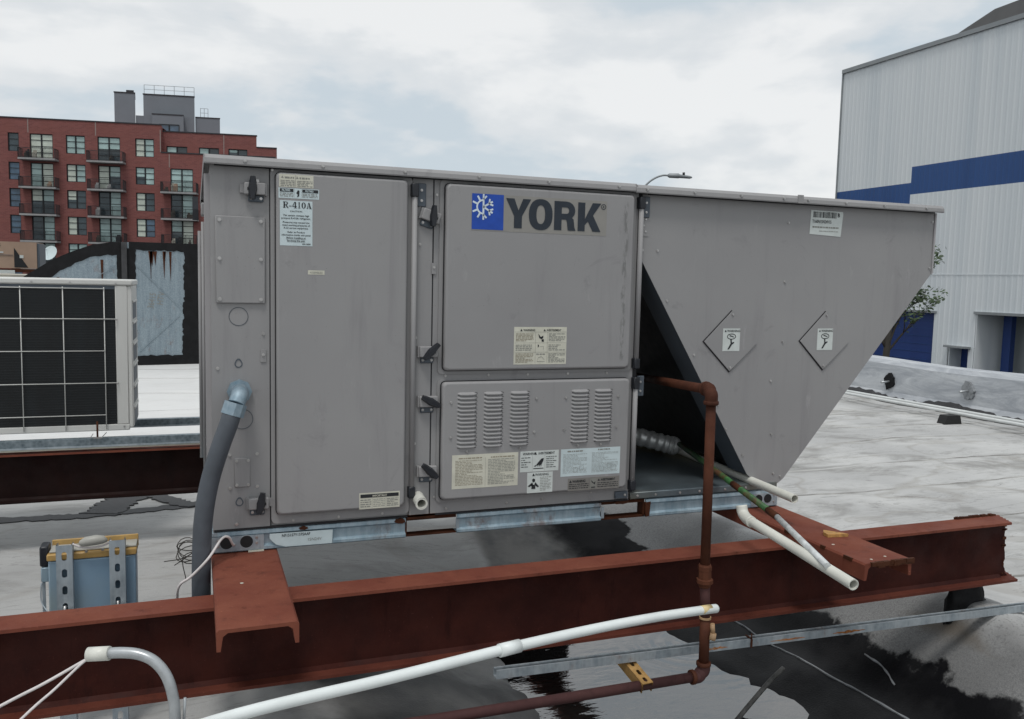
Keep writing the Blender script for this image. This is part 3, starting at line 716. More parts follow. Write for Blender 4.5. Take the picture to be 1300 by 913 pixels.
# louvres: rows of pressed slats
lv = MB(); prof = [(0, .0062), (-.0075, -.0015), (-.0072, -.0045), (0, -.004)]
n = 6
for i in range(n):
    t0, t1 = i / n, (i + 1) / n
    def sec(t):
        k = 1 - .25 * (2 * t - 1) ** 4 - (.75 if t in (0, 1) else 0); return [(-.0375 + .075 * t, y * k, z * (1 if t not in (0, 1) else .5) - .0008 * math.sin(math.pi * t)) for y, z in prof]
    a, b = sec(t0), sec(t1)
    for j in range(3): lv.face((a[j], b[j], b[j + 1], a[j + 1]))
tmp = lv.build('louvre_slat', 'paint'); LV = tmp.data; bpy.data.objects.remove(tmp)
lb = MB(); lb.rect(-.034, .034, -.0062, -.0022, -.0006); tmp = lb.build('louvre_gap', 'coil'); LG = tmp.data; bpy.data.objects.remove(tmp)
for xc in (.893, .991, 1.091, 1.331, 1.426):
    for k in range(14):
        z = 1.104 - k * .01435
        o = inst(LV, 'louvre_slat', (xc, -.032, z), door3)
        g = inst(LG, 'louvre_gap', (xc, -.0322, z), door3)
screws(door3, [(.834, 1.075), (.834, .95), (1.155, 1.08), (1.150, .958), (1.272, 1.08), (1.268, .962), (1.487, 1.08), (1.483, .965), (.895, .898), (1.095, .902), (1.327, .900), (1.42, .9)], -.0325, .8)
# hinge rods with black end caps
for (x, z0, z1) in ((.6985, .742, 1.822), (1.5645, 1.182, 1.826), (1.5665, .712, 1.150)):
    mb = MB(); mb.tube([(x, -.020, z0 + .03), (x, -.020, z1 - .03)], .0095, 12); rod = mb.build('hinge_rod', 'paint', unit)
    for (za, zb) in ((z0, z0 + .04), (z1 - .045, z1)):
        mb = MB(); mb.box(x - .012, x + .012, -.032, -.003, za, zb, .003, 1); mb.build('end_cap', 'black', rod)
    mb = MB(); mb.box(x + .012, x + .042, -.010, -.003, z1 - .075, z1 + .003, .002, 1); hb = mb.build('hinge_bracket', 'flange', rod)
    screws(rod, [(x + .026, z1 - .02), (x + .026, z1 - .055)], -.0105, .75)
mb = MB(); mb.box(1.50, 1.553, -.014, -.003, .680, .708, .002, 1); mb.build('hinge_bracket', 'flange', unit); screws(unit, [(1.54, .694)], -.0145, .8)
# latches
lt = MB(); lt.box(-.036, .036, -.024, 0, -.021, .021, .004, 2); lt.mi = 1; lt.box(-.010 + .014, .026, -.0247, -.022, -.006, .004); lt.mi = 0; lt.box(-.042, -.030, -.012, 0, -.021, .021); lt.box(.034, .05, -.006, 0, -.015, .015)
tmp = lt.build('latch', ['paint', 'coil']); LT = tmp.data; bpy.data.objects.remove(tmp)
lv2 = MB(); sec = [(.010, -.036), (.014, -.018), (.0165, 0), (.012, .026), (.009, .042)]
rings = []
for (hw, z) in sec:
    rings.append([lv2.b.verts.new((hw * c, y, z)) for c, y in ((-1, -.022), (-.6, -.040), (.6, -.040), (1, -.022))])
for k in range(len(sec) - 1):
    for i in range(4): lv2.b.faces.new((rings[k][i], rings[k][(i + 1) % 4], rings[k + 1][(i + 1) % 4], rings[k + 1][i]))
lv2.b.faces.new(rings[0]); lv2.b.faces.new(rings[-1])
tmp = lv2.build('latch_lever', 'black'); LL = tmp.data; bpy.data.objects.remove(tmp)
kp = MB(); kp.box(-.026, .026, -.008, 0, -.012, .012, .003, 1); tmp = kp.build('keeper', 'flange'); KP = tmp.data; bpy.data.objects.remove(tmp)
def latch(x, z, tilt, lever, side=1, kx=0):
    o = inst(LT, 'latch', (x, -.003, z), unit, (0, R(tilt), 0), (side * .9, .9, .9))
    # sub-parts follow the latch
    l = bpy.data.objects.new('lever', LL); COL.objects.link(l); l.parent = o; l.location = (.008, 0, 0); l.rotation_euler = (0, R(lever - tilt) * side, 0)
    k = bpy.data.objects.new('keeper', KP); COL.objects.link(k); k.parent = o; k.location = (-.004 + kx, 0, -.033)
    for dx in (-.017, .017):
        sc = bpy.data.objects.new('screw', SCREW); COL.objects.link(sc); sc.parent = o; sc.location = (-.004 + kx + dx, -.008, -.033); sc.scale = (.85,) * 3
    return o
latch(.181, 1.774, 0, 2, -1, 0); latch(.188, .757, 0, 10, 1)
latch(.757, 1.716, 18, 4, 1); latch(.755, 1.252, 0, 45, 1); latch(.757, 1.078, 0, -62, 1); latch(.757, .832, 0, -48, 1)
o = inst(LT, 'latch', (.045, .20, 1.716), unit, (0, 0, R(-90)))
l = bpy.data.objects.new('lever', LL); COL.objects.link(l); l.parent = o; l.location = (0, -.01, 0)
# plastic drain stub
mb = MB(); mb.tube([(.726, 0, .738), (.722, -.075, .733)], .0215, 20, False); mb.tube([(.722, -.075, .733), (.726, 0, .738)], .015, 20, False)
mb.ring((.722, -.075, .733), (0, -1, 0), .015, .0215, .0005, 20); mb.mi = 1; mb.tube([(.726, -.005, .738), (.7262, -.004, .738)], .0155, 16)
mb.build('drain_stub', ['pvc', 'coil'], unit)
# roof caps
def cap(x0, x1, y, zl, zt, left=False):
    mb = MB(); prof = [(y, zl), (y - .002, zl + .004), (y, zt - .012), (y + .012, zt), (1.685, zt + .012), (1.685, zl), (1.678, zl), (1.678, zt - .004), (y + .014, zt - .006), (y + .005, zt - .014), (y + .005, zl)]
    mb.prism_x(prof, x0, x1)
    return mb.build('roof_cap', 'paint', unit)
c1 = cap(.030, 1.540, -.034, 1.842, 1.872); c2 = cap(1.532, 2.275, -.037, 1.838, 1.869); c3 = cap(2.262, 3.032, -.035, 1.838, 1.868)
MB().box(.0285, .0305, -.034, 1.68, 1.842, 1.872).build('cap_end', 'paint', unit)
MB().box(2.258, 2.284, -.041, -.036, 1.838, 1.871).build('cap_joint', 'paint', unit)
screws(c1, [(.15, 1.857), (.39, 1.857), (.66, 1.857), (.92, 1.857), (1.18, 1.857), (1.46, 1.857)], -.0365, .9)
screws(c2, [(1.575, 1.853), (1.78, 1.853), (1.99, 1.853), (2.19, 1.853)], -.0395, .9); screws(c3, [(2.31, 1.853), (2.50, 1.853), (2.70, 1.853), (2.93, 1.853)], -.0375, .9)
# slanted hood / condenser end
shape = [(1.578, 1.838), (1.578, 1.600), (2.107, .737), (2.150, .704), (2.262, .692), (2.288, .710), (3.015, 1.573), (3.013, 1.838)]
mb = MB(); mb.prism_y(shape, -.001, .003); side = mb.build('hood_side_panel', 'paint', unit)
mb = MB(); mb.prism_y(shape, 1.645, 1.649); mb.build('hood_side_panel', 'paint', unit)
mb = MB()
dv = Vector((2.107 - 1.578, 0, .737 - 1.600)).normalized(); nv = Vector((-dv.z, 0, dv.x))
mb.face(((1.578, .003, 1.6), (2.107, .003, .737), (2.107, .13, .737), (1.578, .13, 1.6)))
mb.face(((1.580, .003, 1.602), (1.580, .13, 1.602), (2.109, .13, .739), (2.109, .003, .739)))
mb.build('hood_edge_flange', 'flange', unit)
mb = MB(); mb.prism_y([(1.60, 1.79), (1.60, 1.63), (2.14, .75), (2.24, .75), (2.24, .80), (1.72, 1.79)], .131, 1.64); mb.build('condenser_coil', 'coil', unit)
mb = MB(); mb.face(((2.262, .003, .692), (3.015, .003, 1.573), (3.015, 1.645, 1.573), (2.262, 1.645, .692)))
mb.face(((3.013, .003, 1.573), (3.013, .003, 1.838), (3.013, 1.645, 1.838), (3.013, 1.645, 1.573))); mb.build('hood_end_panel', 'paint', unit)
mb = MB(); mb.prism_y([(3.0155, 1.838), (3.0155, 1.573), (3.024, 1.58), (3.024, 1.838)], -.006, .05); mb.build('hood_corner_trim', 'paint_light', unit)
screws(side, [(1.594, 1.745), (1.586, 1.722), (1.594, 1.70), (1.585, 1.63), (2.248, 1.762), (2.244, 1.524), (2.248, 1.281), (2.20, 1.12), (1.70, 1.44), (1.83, 1.23), (1.95, 1.03), (2.08, .82), (2.215, .90), (2.235, .735), (2.27, .72), (1.993, .93), (1.65, 1.63), (3.005, 1.80), (3.005, 1.60)], -.0015, .85)
mb = MB(); mb.box(1.579, 1.607, -.003, -.001, 1.682, 1.765); mb.build('gusset_plate', 'paint', unit)
for (cx, cz) in ((1.996, 1.283), (2.457, 1.284)):
    mb = MB(); mb.prism_y([(cx, cz + .121), (cx + .124, cz - .006), (cx, cz - .119), (cx - .124, cz)], -.007, -.001); dp = mb.build('diamond_plate', 'paint', unit)
    mb = MB(); e_ = .0036; mb.prism_y([(cx - e_ * .3, cz + .121 + e_), (cx + .124 + e_ * .3, cz - .006), (cx - e_ * .3, cz - .119 - e_ * 1.6), (cx - .124 - e_ * 1.5, cz)], -.0035, -.001); mb.build('plate_edge_shade', 'gap', dp)
    screws(dp, [(cx + .002, cz + .107), (cx, cz - .105)], -.0075, .85)
    lb = MB(); lb.rect(cx - .040, cx + .040, cz - .038, cz + .052, -.0078); lb.mi = 1
    lb.text('WARNING', cx - .021, cz + .038, .0125, -.0086, .0002); lb.poly([(cx - .033, cz + .038), (cx - .024, cz + .038), (cx - .0285, cz + .047)], -.0086)
    for k in range(14):                       # pictogram: fan guard over a hand
        a0, a1 = k * 2 * math.pi / 14, (k + 1) * 2 * math.pi / 14
        lb.poly([(cx + .021 * math.cos(a0), cz + .020 + .012 * math.sin(a0)), (cx + .021 * math.cos(a1), cz + .020 + .012 * math.sin(a1)), (cx + .018 * math.cos(a1), cz + .020 + .009 * math.sin(a1)), (cx + .018 * math.cos(a0), cz + .020 + .009 * math.sin(a0))], -.0086)
    lb.poly([(cx - .010, cz + .022), (cx + .012, cz + .016), (cx + .010, cz + .020), (cx - .008, cz + .026)], -.0086)
    lb.poly([(cx - .005, cz + .010), (cx + .001, cz + .010), (cx + .003, cz - .004), (cx + .013, cz - .001), (cx + .014, cz - .005), (cx + .003, cz - .013), (cx - .009, cz - .031), (cx - .017, cz - .031), (cx - .003, cz - .008)], -.0086)
    lb.build('warning_label', ['label', 'ink'], dp)
# shipping label
lb = MB(); lb.poly([(2.353, 1.722), (2.512, 1.716), (2.520, 1.810), (2.518, 1.818), (2.356, 1.819)], -.0022); lb.mi = 1; q = random.Random(5); x = 2.368
while x < 2.484:
    w = q.choice((.001, .0018, .003)); lb.rect(x, x + w, 1.790, 1.814, -.003); x += w + q.choice((.0012, .002, .003))
lb.text('B', 2.490, 1.796, .022, -.003, .0006); lb.text('T160N15N24V15', 2.364, 1.768, .0185, -.003, .0003, sx=.72); lb.mi = 2
lb.lines(2.366, 2.50, 1.745, 1.758, 1, -.003, 3); lb.lines(2.40, 2.50, 1.73, 1.742, 1, -.003, 8, 1, .2)
lb.build('shipping_label', ['label', 'ink', 'ink_grey'], side)
# base rail with fork slots
rail = MB(); prof = lambda d=0: [(-.004, .6645), (.002, .6665), (.05, .6665), (.05, .6635), (.004, .6635), (.0015, .655), (.009, .648), (.009, .612), (.001, .606), (.003, .5985), (.05, .5985), (.05, .5955), (.001, .5955), (-.006, .600), (-.006, .609), (.005, .615), (.005, .645), (-.005, .653)]
for (x0, x1) in ((.036, .684), (.872, 1.446), (1.640, 2.258)): rail.prism_x(prof(), x0, x1)
rl = rail.build('base_rail', 'galv', unit)
for bx_ in ((.684, .872, .010, .06, .652, .6665), (.684, .872, .008, .05, .5955, .600), (1.446, 1.640, .010, .06, .654, .6665), (1.446, 1.640, .008, .05, .5955, .603), (.684, .690, .004, .05, .600, .652), (1.632, 1.640, .004, .05, .603, .654)):
    MB().box(*bx_).build('fork_slot_rim', 'rust', unit)
for (x, zt) in ((.8695, .648), (1.449, .648)): MB().box(x, x + .012, .0, .004, .604, zt).build('slot_end_plate', 'galv_plain', unit)
mb = MB(); mb.box(.036, 2.258, 1.60, 1.65, .5955, .6665); mb.build('rear_rail', 'galv', unit)
mb = MB(); mb.box(.036, .05, .06, 1.60, .5955, .6665); mb.box(2.244, 2.258, .06, 1.60, .5955, .6665); mb.build('end_rail', 'galv', unit)
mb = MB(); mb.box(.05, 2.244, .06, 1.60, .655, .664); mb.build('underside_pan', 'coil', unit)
ep = MB(); ep.box(.036, .205, -.0075, .004, .602, .650); ep = ep.build('rail_end_plate', 'galv_plain', unit)
for x in (.088, .150):
    h = MB(); h.tube([(x, -.0078, .630), (x, -.009, .630)], .0205, 22); h.build('cable_hole', 'coil', ep)
    MB().ring((x, -.0078, .630), (0, -1, 0), .0205, .0225, .002, 22).build('hole_rim', 'galv_plain', ep)
screws(ep, [(.062, .640), (.062, .620), (.182, .642), (.182, .624)], -.008, .7)
ep = MB(); ep.box(2.13, 2.258, -.0075, .004, .602, .655); ep = ep.build('rail_end_plate', 'galv_plain', unit)
for x in (2.165, 2.21):
    h = MB(); h.tube([(x, -.0078, .632), (x, -.009, .632)], .0185, 22); h.build('cable_hole', 'coil', ep)
screws(ep, [(2.24, .645), (2.24, .618)], -.008, .7)
lb = MB(); lb.poly([(.223, .634), (.243, .612), (.275, .602), (.428, .601), (.430, .648), (.223, .650)], -.0088); lb.mi = 1; lb.text('NF15157Y157SAAF', .262, .636, .0135, -.0096, .0002, sx=.85); lb.mi = 2; lb.text('15N24V', .345, .616, .014, -.0096)
lb.build('rail_label', ['label_blue', 'ink', 'ink_grey'], unit)
for (x0, x1, z0, z1) in ((.315, .352, .653, .6662), (.640, .684, .646, .668), (1.50, 1.565, .655, .668)):
    mb = MB(); q = random.Random(int(x0 * 100)); n = 14
    mb.prism_y([((x0 + x1) / 2 + (x1 - x0) / 2 * math.cos(k * 6.283 / n) * q.uniform(.7, 1.1), (z0 + z1) / 2 + (z1 - z0) / 2 * math.sin(k * 6.283 / n) * q.uniform(.7, 1.1)) for k in range(n)], -.0062, 0)
    mb.build('rust_patch', 'rust', unit)
mb = MB(); mb.prism_y([(1.636, .655), (1.66, .657), (1.655, .600), (1.64, .598), (1.637, .62)], -.0072, .002); mb.build('rust_patch', 'rust', unit)
mb = MB(); mb.box(.690, .790, -.004, .004, .660, .676); mb.build('rust_patch', 'rust', unit)
# galvanised pan under the slanted end
pan = MB(); pan.box(1.568, 2.256, .002, 1.645, .692, .699); pan.box(1.568, 2.256, -.006, .004, .671, .698, .003, 1); pan = pan.build('base_pan', 'pan', unit)
screws(pan, [(1.60, .684), (1.68, .684), (1.79, .684), (1.88, .684), (2.0, .684), (2.1, .684)], -.0065, .8)
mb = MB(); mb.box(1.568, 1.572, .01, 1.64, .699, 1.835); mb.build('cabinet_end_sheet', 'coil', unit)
# narrow conduits and coil guard on the left side
for (y, x, r_) in ((.62, .030, .006), (1.35, .022, .008)):
    mb = MB(); mb.tube([(x, y, .64), (x, y, 1.70)], r_, 10); mb.build('side_conduit', 'paint', unit)
mb = MB(); mb.box(.030, .047, .05, .11, .70, 1.82); mb.build('side_trim', 'paint_light', unit)

# labels on the doors
Y1 = -.0326
def lab(x0, x1, z0, z1, base, door, fn, name='warning_label'):
    mb = MB(); mb.rect(x0, x1, z0, z1, Y1); fn(mb, Y1 - .0008); mb.build(name, [base, 'ink', 'ink_grey', 'ink_brown', 'paint'], door)
def tri(mb, x, z, s, y): mb.poly([(x, z), (x + s, z), (x + s / 2, z + s * .9)], y)
def L_a(mb, y):
    mb.mi = 2; tri(mb, .260, 1.812, .008, y); tri(mb, .306, 1.812, .008, y); mb.lines(.271, .300, 1.808, 1.820, 1, y, 2, 1, .4); mb.lines(.317, .352, 1.808, 1.820, 1, y, 4, 1, .4)
    mb.lines(.258, .302, 1.786, 1.807, 4, y, 5); mb.lines(.310, .358, 1.786, 1.807, 4, y, 6); mb.rect(.3045, .3055, 1.786, 1.822, y)
lab(.254, .361, 1.784, 1.824, 'label_cream', door1, L_a)
def L_b(mb, y):
    mb.mi = 1; mb.rect(.256, .298, 1.769, 1.779, y); mb.rect(.326, .376, 1.769, 1.779, y); mb.poly([(.307, 1.766), (.312, 1.776), (.317, 1.774), (.316, 1.757), (.309, 1.753), (.312, 1.762)], y)
    mb.mi = 0; mb.text('FILTERS', .262, 1.771, .0085, y - .0005, .0002, sx=.9); mb.text('FILTRES', .335, 1.771, .0085, y - .0005, .0002, sx=.9)
    mb.mi = 2; mb.lines(.256, .298, 1.753, 1.767, 3, y, 7); mb.lines(.326, .374, 1.753, 1.767, 3, y, 8); mb.rect(.300, .3006, 1.752, 1.780, y); mb.rect(.324, .3246, 1.752, 1.780, y)
lab(.252, .379, 1.749, 1.781, 'label_blue', door1, L_b)
def serif(mb, ch, x, z, w, h, y):
    """heavy roman capitals built from strokes"""
    t = w * .26; r_ = lambda a, b, c, d: mb.rect(x + a * w, x + b * w, z + c * h, z + d * h, y)
    if ch == 'R':
        r_(.12, .38, 0, 1); r_(0, .5, 0, .07); r_(0, .6, .93, 1); r_(.38, .70, .47, .54)
        for k in range(8):
            a0, a1 = R(-90 + 22.5 * k), R(-90 + 22.5 * (k + 1)); P = lambda a, rx, rz: (x + (.58 + rx * math.cos(a)) * w, z + (.735 + rz * math.sin(a)) * h)
            mb.poly([P(a0, .14, .195), P(a1, .14, .195), P(a1, .36, .265), P(a0, .36, .265)], y - .00002 * k)
        mb.poly([(x + .42 * w, z + .47 * h), (x + .62 * w, z + .5 * h), (x + 1.02 * w, z + .06 * h), (x + 1.05 * w, z), (x + .82 * w, z)], y - .0002)
    elif ch == '-': r_(0, 1, .25, .36)
    elif ch == '4':
        r_(.55, .80, 0, 1); r_(.35, .98, 0, .06); mb.poly([(x + .6 * w, z + h), (x + .45 * w, z + h), (x, z + .30 * h), (x + .14 * w, z + .30 * h)], y - .0001); r_(0, 1, .22, .32)
    elif ch == '1': r_(.35, .65, 0, 1); r_(.1, .9, 0, .06); mb.poly([(x + .1 * w, z + .86 * h), (x + .4 * w, z + h), (x + .4 * w, z + .88 * h)], y - .0001)
    elif ch == '0':
        for k in range(14):
            a0, a1 = 6.2832 * k / 14, 6.2832 * (k + 1) / 14; P = lambda a, rx, rz: (x + (.5 + rx * math.cos(a)) * w, z + (.5 + rz * math.sin(a)) * h)
            mb.poly([P(a0, .20, .43), P(a1, .20, .43), P(a1, .5, .5), P(a0, .5, .5)], y)
    elif ch == 'A':
        mb.poly([(x + .40 * w, z + h), (x + .58 * w, z + h), (x + .98 * w, z), (x + .68 * w, z)], y); mb.poly([(x + .40 * w, z + h), (x + .48 * w, z + h), (x + .18 * w, z), (x + .08 * w, z)], y - .0001)
        r_(.22, .75, .27, .34); r_(0, .36, 0, .06); r_(.56, 1.08, 0, .06)
def L_c(mb, y):
    mb.mi = 1; x = .2655
    for chh, w in (('R', .0165), ('-', .008), ('4', .0145), ('1', .010), ('0', .0135), ('A', .0155)):
        serif(mb, chh, x, 1.7185, w, .0195, y); x += w + .0022
    mb.text('CAUTION', .3065, 1.706, .0068, y, .0001, 'CENTER', 1.25)
    for (t, z) in (('This system contains high', 1.6925), ('pressure R-410A refrigerant.', 1.6835), ('Pressures may exceed the', 1.6705), ('rated working pressures of', 1.6615), ('R-22 service equipment.', 1.6525), ('Refer to Product', 1.6395), ('information inside unit panel', 1.6305), ('Before Installing or', 1.6215), ('Servicing this unit.', 1.6125)):
        mb.text(t, .3065, z, .0079, y, .00012, 'CENTER', 1.0)
    mb.rect(.275, .338, 1.6195, 1.6201, y); mb.rect(.278, .335, 1.6105, 1.6111, y); mb.text('035-16550', .352, 1.603, .006, y, .0002, 'RIGHT')
lab(.256, .358, 1.599, 1.742, 'label_blue', door1, L_c, 'refrigerant_label')
def L_d(mb, y): mb.mi = 2; mb.text('ASSEMBLED', .3705, 1.5115, .009, y, 0, 'CENTER', .9)
lab(.344, .397, 1.508, 1.522, 'label_cream', door1, L_d, 'small_label')
def L_e(mb, y):
    mb.mi = 1; mb.rect(.519, .651, .756, .768, y); mb.mi = 0; mb.text('IMPORTANT', .585, .758, .010, y - .0005, .0002, 'CENTER', .9); mb.mi = 2
    mb.lines(.519, .556, .722, .752, 4, y, 3); mb.lines(.563, .604, .722, .752, 5, y, 9, 1, .3); mb.lines(.61, .650, .722, .752, 5, y, 12, .6)
    mb.rect(.559, .5596, .720, .754, y); mb.rect(.6065, .607, .720, .754, y)
lab(.515, .655, .717, .773, 'label_cream', door1, L_e)
def hand(mb, x, z, s, y, rot=0):
    pts = [(0, .1), (.25, .25), (.5, .62), (.75, .95), (.98, 1.0), (.95, .7), (.8, .35), (.72, .0), (.66, .28), (.55, .0), (.52, .3), (.38, .02), (.36, .25), (.2, .05)]
    mb.poly([(x + a * s, z + b * s * .8) for a, b in pts], y)
def L_f(mb, y):
    mb.mi = 1; mb.text('WARNING', 1.098, 1.325, .0105, y, .0002, 'LEFT', .9); tri(mb, 1.086, 1.325, .009, y); mb.text('AVERTISSEMENT', 1.188, 1.325, .0105, y, .0002, 'LEFT', .75); tri(mb, 1.176, 1.325, .009, y)
    mb.poly([(1.156, 1.316), (1.166, 1.304), (1.176, 1.309), (1.176, 1.302), (1.170, 1.296), (1.160, 1.300)], y); mb.poly([(1.169, 1.294), (1.177, 1.297), (1.179, 1.287), (1.170, 1.287)], y); mb.poly([(1.155, 1.277), (1.159, 1.276), (1.160, 1.270), (1.155, 1.266)], y)
    mb.mi = 2
    for z in (1.3215, 1.2825, 1.2485): mb.rect(1.066, 1.266, z, z + .0007, y)
    for x in (1.1455, 1.1915): mb.rect(x, x + .0007, 1.21, 1.3215, y)
    mb.mi = 3; mb.lines(1.070, 1.138, 1.288, 1.318, 6, y, 3); mb.mi = 2; mb.lines(1.197, 1.262, 1.288, 1.318, 6, y, 5); mb.lines(1.070, 1.132, 1.254, 1.278, 4, y, 8, .7); mb.lines(1.197, 1.262, 1.254, 1.278, 4, y, 6, .7); mb.mi = 3; mb.lines(1.070, 1.138, 1.211, 1.246, 7, y, 7, .7); mb.mi = 2; mb.lines(1.197, 1.262, 1.211, 1.246, 7, y, 9, .7)
    mb.rect(1.163, 1.178, 1.269, 1.270, y); mb.rect(1.177, 1.178, 1.258, 1.270, y); mb.lines(1.15, 1.184, 1.238, 1.246, 1, y, 3)
    for (a, b) in (((1.153, 1.216), (1.158, 1.230)), ((1.158, 1.230), (1.170, 1.234)), ((1.170, 1.234), (1.182, 1.222)), ((1.153, 1.216), (1.183, 1.216))):
        mb.poly([(a[0], a[1]), (b[0], b[1]), (b[0], b[1] - .0015), (a[0], a[1] - .0015)], y)
lab(1.063, 1.268, 1.205, 1.340, 'label_cream', door2, L_f)
def L_g(mb, y):
    mb.mi = 3; mb.lines(.865, .955, .872, .876, 1, y, 2, 1, .9); mb.lines(.985, 1.075, .872, .876, 1, y, 4, 1, .9)
    mb.lines(.853, .955, .776, .868, 17, y, 3, .75, .35); mb.mi = 2; mb.lines(.975, 1.078, .774, .868, 17, y, 5, .7, .35); mb.rect(.9645, .9651, .77, .875, y)
lab(.841, 1.090, .765, .887, 'label_cream', door3, L_g)
def L_h(mb, y):
    mb.mi = 1; mb.text('WARNING', 1.108, .874, .0125, y, .0002, 'LEFT', .85); mb.text('AVERTISSEMENT', 1.168, .874, .0125, y, .0002, 'LEFT', .72); tri(mb, 1.152, .874, .011, y); hand(mb, 1.151, .828, .040, y); mb.rect(1.150, 1.190, .821, .824, y)
    mb.mi = 2; mb.rect(1.1455, 1.1461, .812, .872, y); mb.rect(1.1945, 1.1951, .812, .872, y); mb.mi = 1; mb.lines(1.102, 1.138, .826, .868, 5, y, 3, .5, .3); mb.lines(1.200, 1.242, .822, .868, 6, y, 4, .6, .3)
lab(1.098, 1.250, .811, .888, 'label', door3, L_h)
def L_i(mb, y):
    mb.mi = 1; mb.text('WARNING', 1.158, .795, .013, y, .0001, 'LEFT', .85); tri(mb, 1.146, .795, .011, y)
    mb.poly([(1.151, .786), (1.158, .783), (1.158, .775), (1.153, .771), (1.147, .775), (1.147, .783)], y); mb.poly([(1.129, .758), (1.140, .766), (1.147, .772), (1.150, .764), (1.145, .756), (1.144, .747), (1.160, .747), (1.159, .756), (1.156, .764), (1.159, .772), (1.166, .764), (1.174, .755), (1.168, .753), (1.155, .762), (1.148, .762), (1.136, .755)], y - .0003)
    mb.mi = 2; mb.lines(1.178, 1.222, .738, .792, 9, y, 4, .8, .3)
lab(1.127, 1.228, .732, .808, 'label', door3, L_i)
def L_j(mb, y):
    mb.mi = 2; mb.lines(1.285, 1.35, .876, .882, 1, y, 2, 1, .8); mb.lines(1.41, 1.46, .878, .884, 1, y, 7, 1, .8); mb.lines(1.268, 1.365, .796, .870, 15, y, 3, .6, .22); mb.lines(1.385, 1.495, .794, .872, 16, y, 5, .7, .22)
    for (x, z) in ((1.31, .80), (1.335, .806), (1.42, .80), (1.45, .81), (1.47, .802)):
        mb.rect(x, x + .016, z, z + .0007, y); mb.rect(x, x + .0008, z, z + .016, y); mb.rect(x, x + .016, z + .016, z + .0167, y); mb.rect(x + .016, x + .0168, z, z + .0167, y)
lab(1.259, 1.504, .785, .888, 'label_blue', door3, L_j, 'wiring_label')
def L_k(mb, y):
    mb.mi = 1; mb.text('WARNING', 1.308, .760, .013, y, .0004, 'LEFT', .85); tri(mb, 1.295, .760, .011, y); mb.text('AVERTISSEMENT', 1.425, .761, .012, y, .0003, 'LEFT', .7); tri(mb, 1.412, .761, .010, y)
    mb.lines(1.294, 1.375, .735, .757, 3, y, 2, 1, .35); mb.lines(1.412, 1.498, .735, .757, 3, y, 3, 1, .35); mb.mi = 2; mb.rect(1.381, 1.407, .733, .772, y); mb.mi = 1; mb.poly([(1.385, .766), (1.396, .755), (1.404, .760), (1.401, .748), (1.388, .757)], y - .0004); mb.rect(1.386, 1.403, .736, .740, y - .0004)
lab(1.290, 1.504, .729, .776, 'label_grey', door3, L_k)
# maker's logo plate
lg = MB(); y = Y1; lg.mi = 0; lg.rect(.897, 1.415, 1.674, 1.800, y); lg.mi = 1; lg.rect(.897, 1.013, 1.678, 1.800, y - .0006); lg.mi = 2
y2 = y - .0012; cx, cz = .9385, 1.7555
def stroke(a0, r0, r1, w, ox=0, oz=0):
    d = (math.cos(a0), math.sin(a0)); nn = (-d[1], d[0])
    lg.poly([(ox + d[0] * r + nn[0] * w * sg, oz + d[1] * r + nn[1] * w * sg) for r, sg in ((r0, -1), (r1, -1), (r1, 1), (r0, 1))], y2); 
for a in (120, 156, 204, 240): stroke(R(a), .024, .0425, .0032, cx, cz)
for a in (90, 270): stroke(R(a), 0, .044, .0032, cx, cz)
for a in (30, -30):
    stroke(R(a), 0, .039, .0032, cx, cz)
    for t in (50, -50): stroke(R(a + t), 0, .0165, .0030, cx + .0235 * math.cos(R(a)), cz + .0235 * math.sin(R(a)))
for a in (90, 270):
    stroke(R(a - 45 * (1 if a == 90 else -1)), 0, .0165, .0030, cx, cz + (.026 if a == 90 else -.026))
for k in range(10):
    a0, a1 = R(90 + 18 * k), R(90 + 18 * (k + 1)); P = lambda a, r: (cx + r * math.cos(a), cz + r * math.sin(a))
    lg.poly([P(a0, .0205), P(a1, .0205), P(a1, .0262), P(a0, .0262)], y2 - .0002)
lg.mi = 3; zb, zt = 1.688, 1.7905; H = zt - zb
def lp(pts, o=0): lg.poly(pts, y2 - o)
x0 = 1.0215; lp([(x0, zt), (x0 + .031, zt), (x0 + .047, zb + .062), (x0 + .064, zt), (x0 + .094, zt), (x0 + .0605, zb + .042), (x0 + .0605, zb), (x0 + .031, zb), (x0 + .031, zb + .042)])
n = 30; ox, oz = 1.1535, (zb + zt) / 2
for k in range(n):
    a0, a1 = 6.28319 * k / n, 6.28319 * (k + 1) / n
    def P(a, rx, rz):
        c_, s_ = math.cos(a), math.sin(a); pw = .86; return (ox + rx * math.copysign(abs(c_) ** pw, c_), oz + rz * math.copysign(abs(s_) ** pw, s_))
    lp([P(a0, .0165, .033), P(a1, .0165, .033), P(a1, .0455, .0545), P(a0, .0455, .0545)])
x0 = 1.2055; lp([(x0, zb), (x0 + .029, zb), (x0 + .029, zt), (x0, zt)]); lp([(x0 + .029, zt), (x0 + .029, zt - .021), (x0 + .048, zt - .021), (x0 + .048, zt)]); lp([(x0 + .029, zb + .038), (x0 + .048, zb + .038), (x0 + .048, zb + .059), (x0 + .029, zb + .059)])
rc = (x0 + .048, (zt + zb + .038) / 2); RO = (zt - zb - .038) / 2
for k in range(8):
    a0, a1 = R(-90 + 22.5 * k), R(-90 + 22.5 * (k + 1)); lp([(rc[0] + .010 * math.cos(a0), rc[1] + (RO - .021) * math.sin(a0)), (rc[0] + .010 * math.cos(a1), rc[1] + (RO - .021) * math.sin(a1)), (rc[0] + .034 * math.cos(a1), rc[1] + RO * math.sin(a1)), (rc[0] + .034 * math.cos(a0), rc[1] + RO * math.sin(a0))])
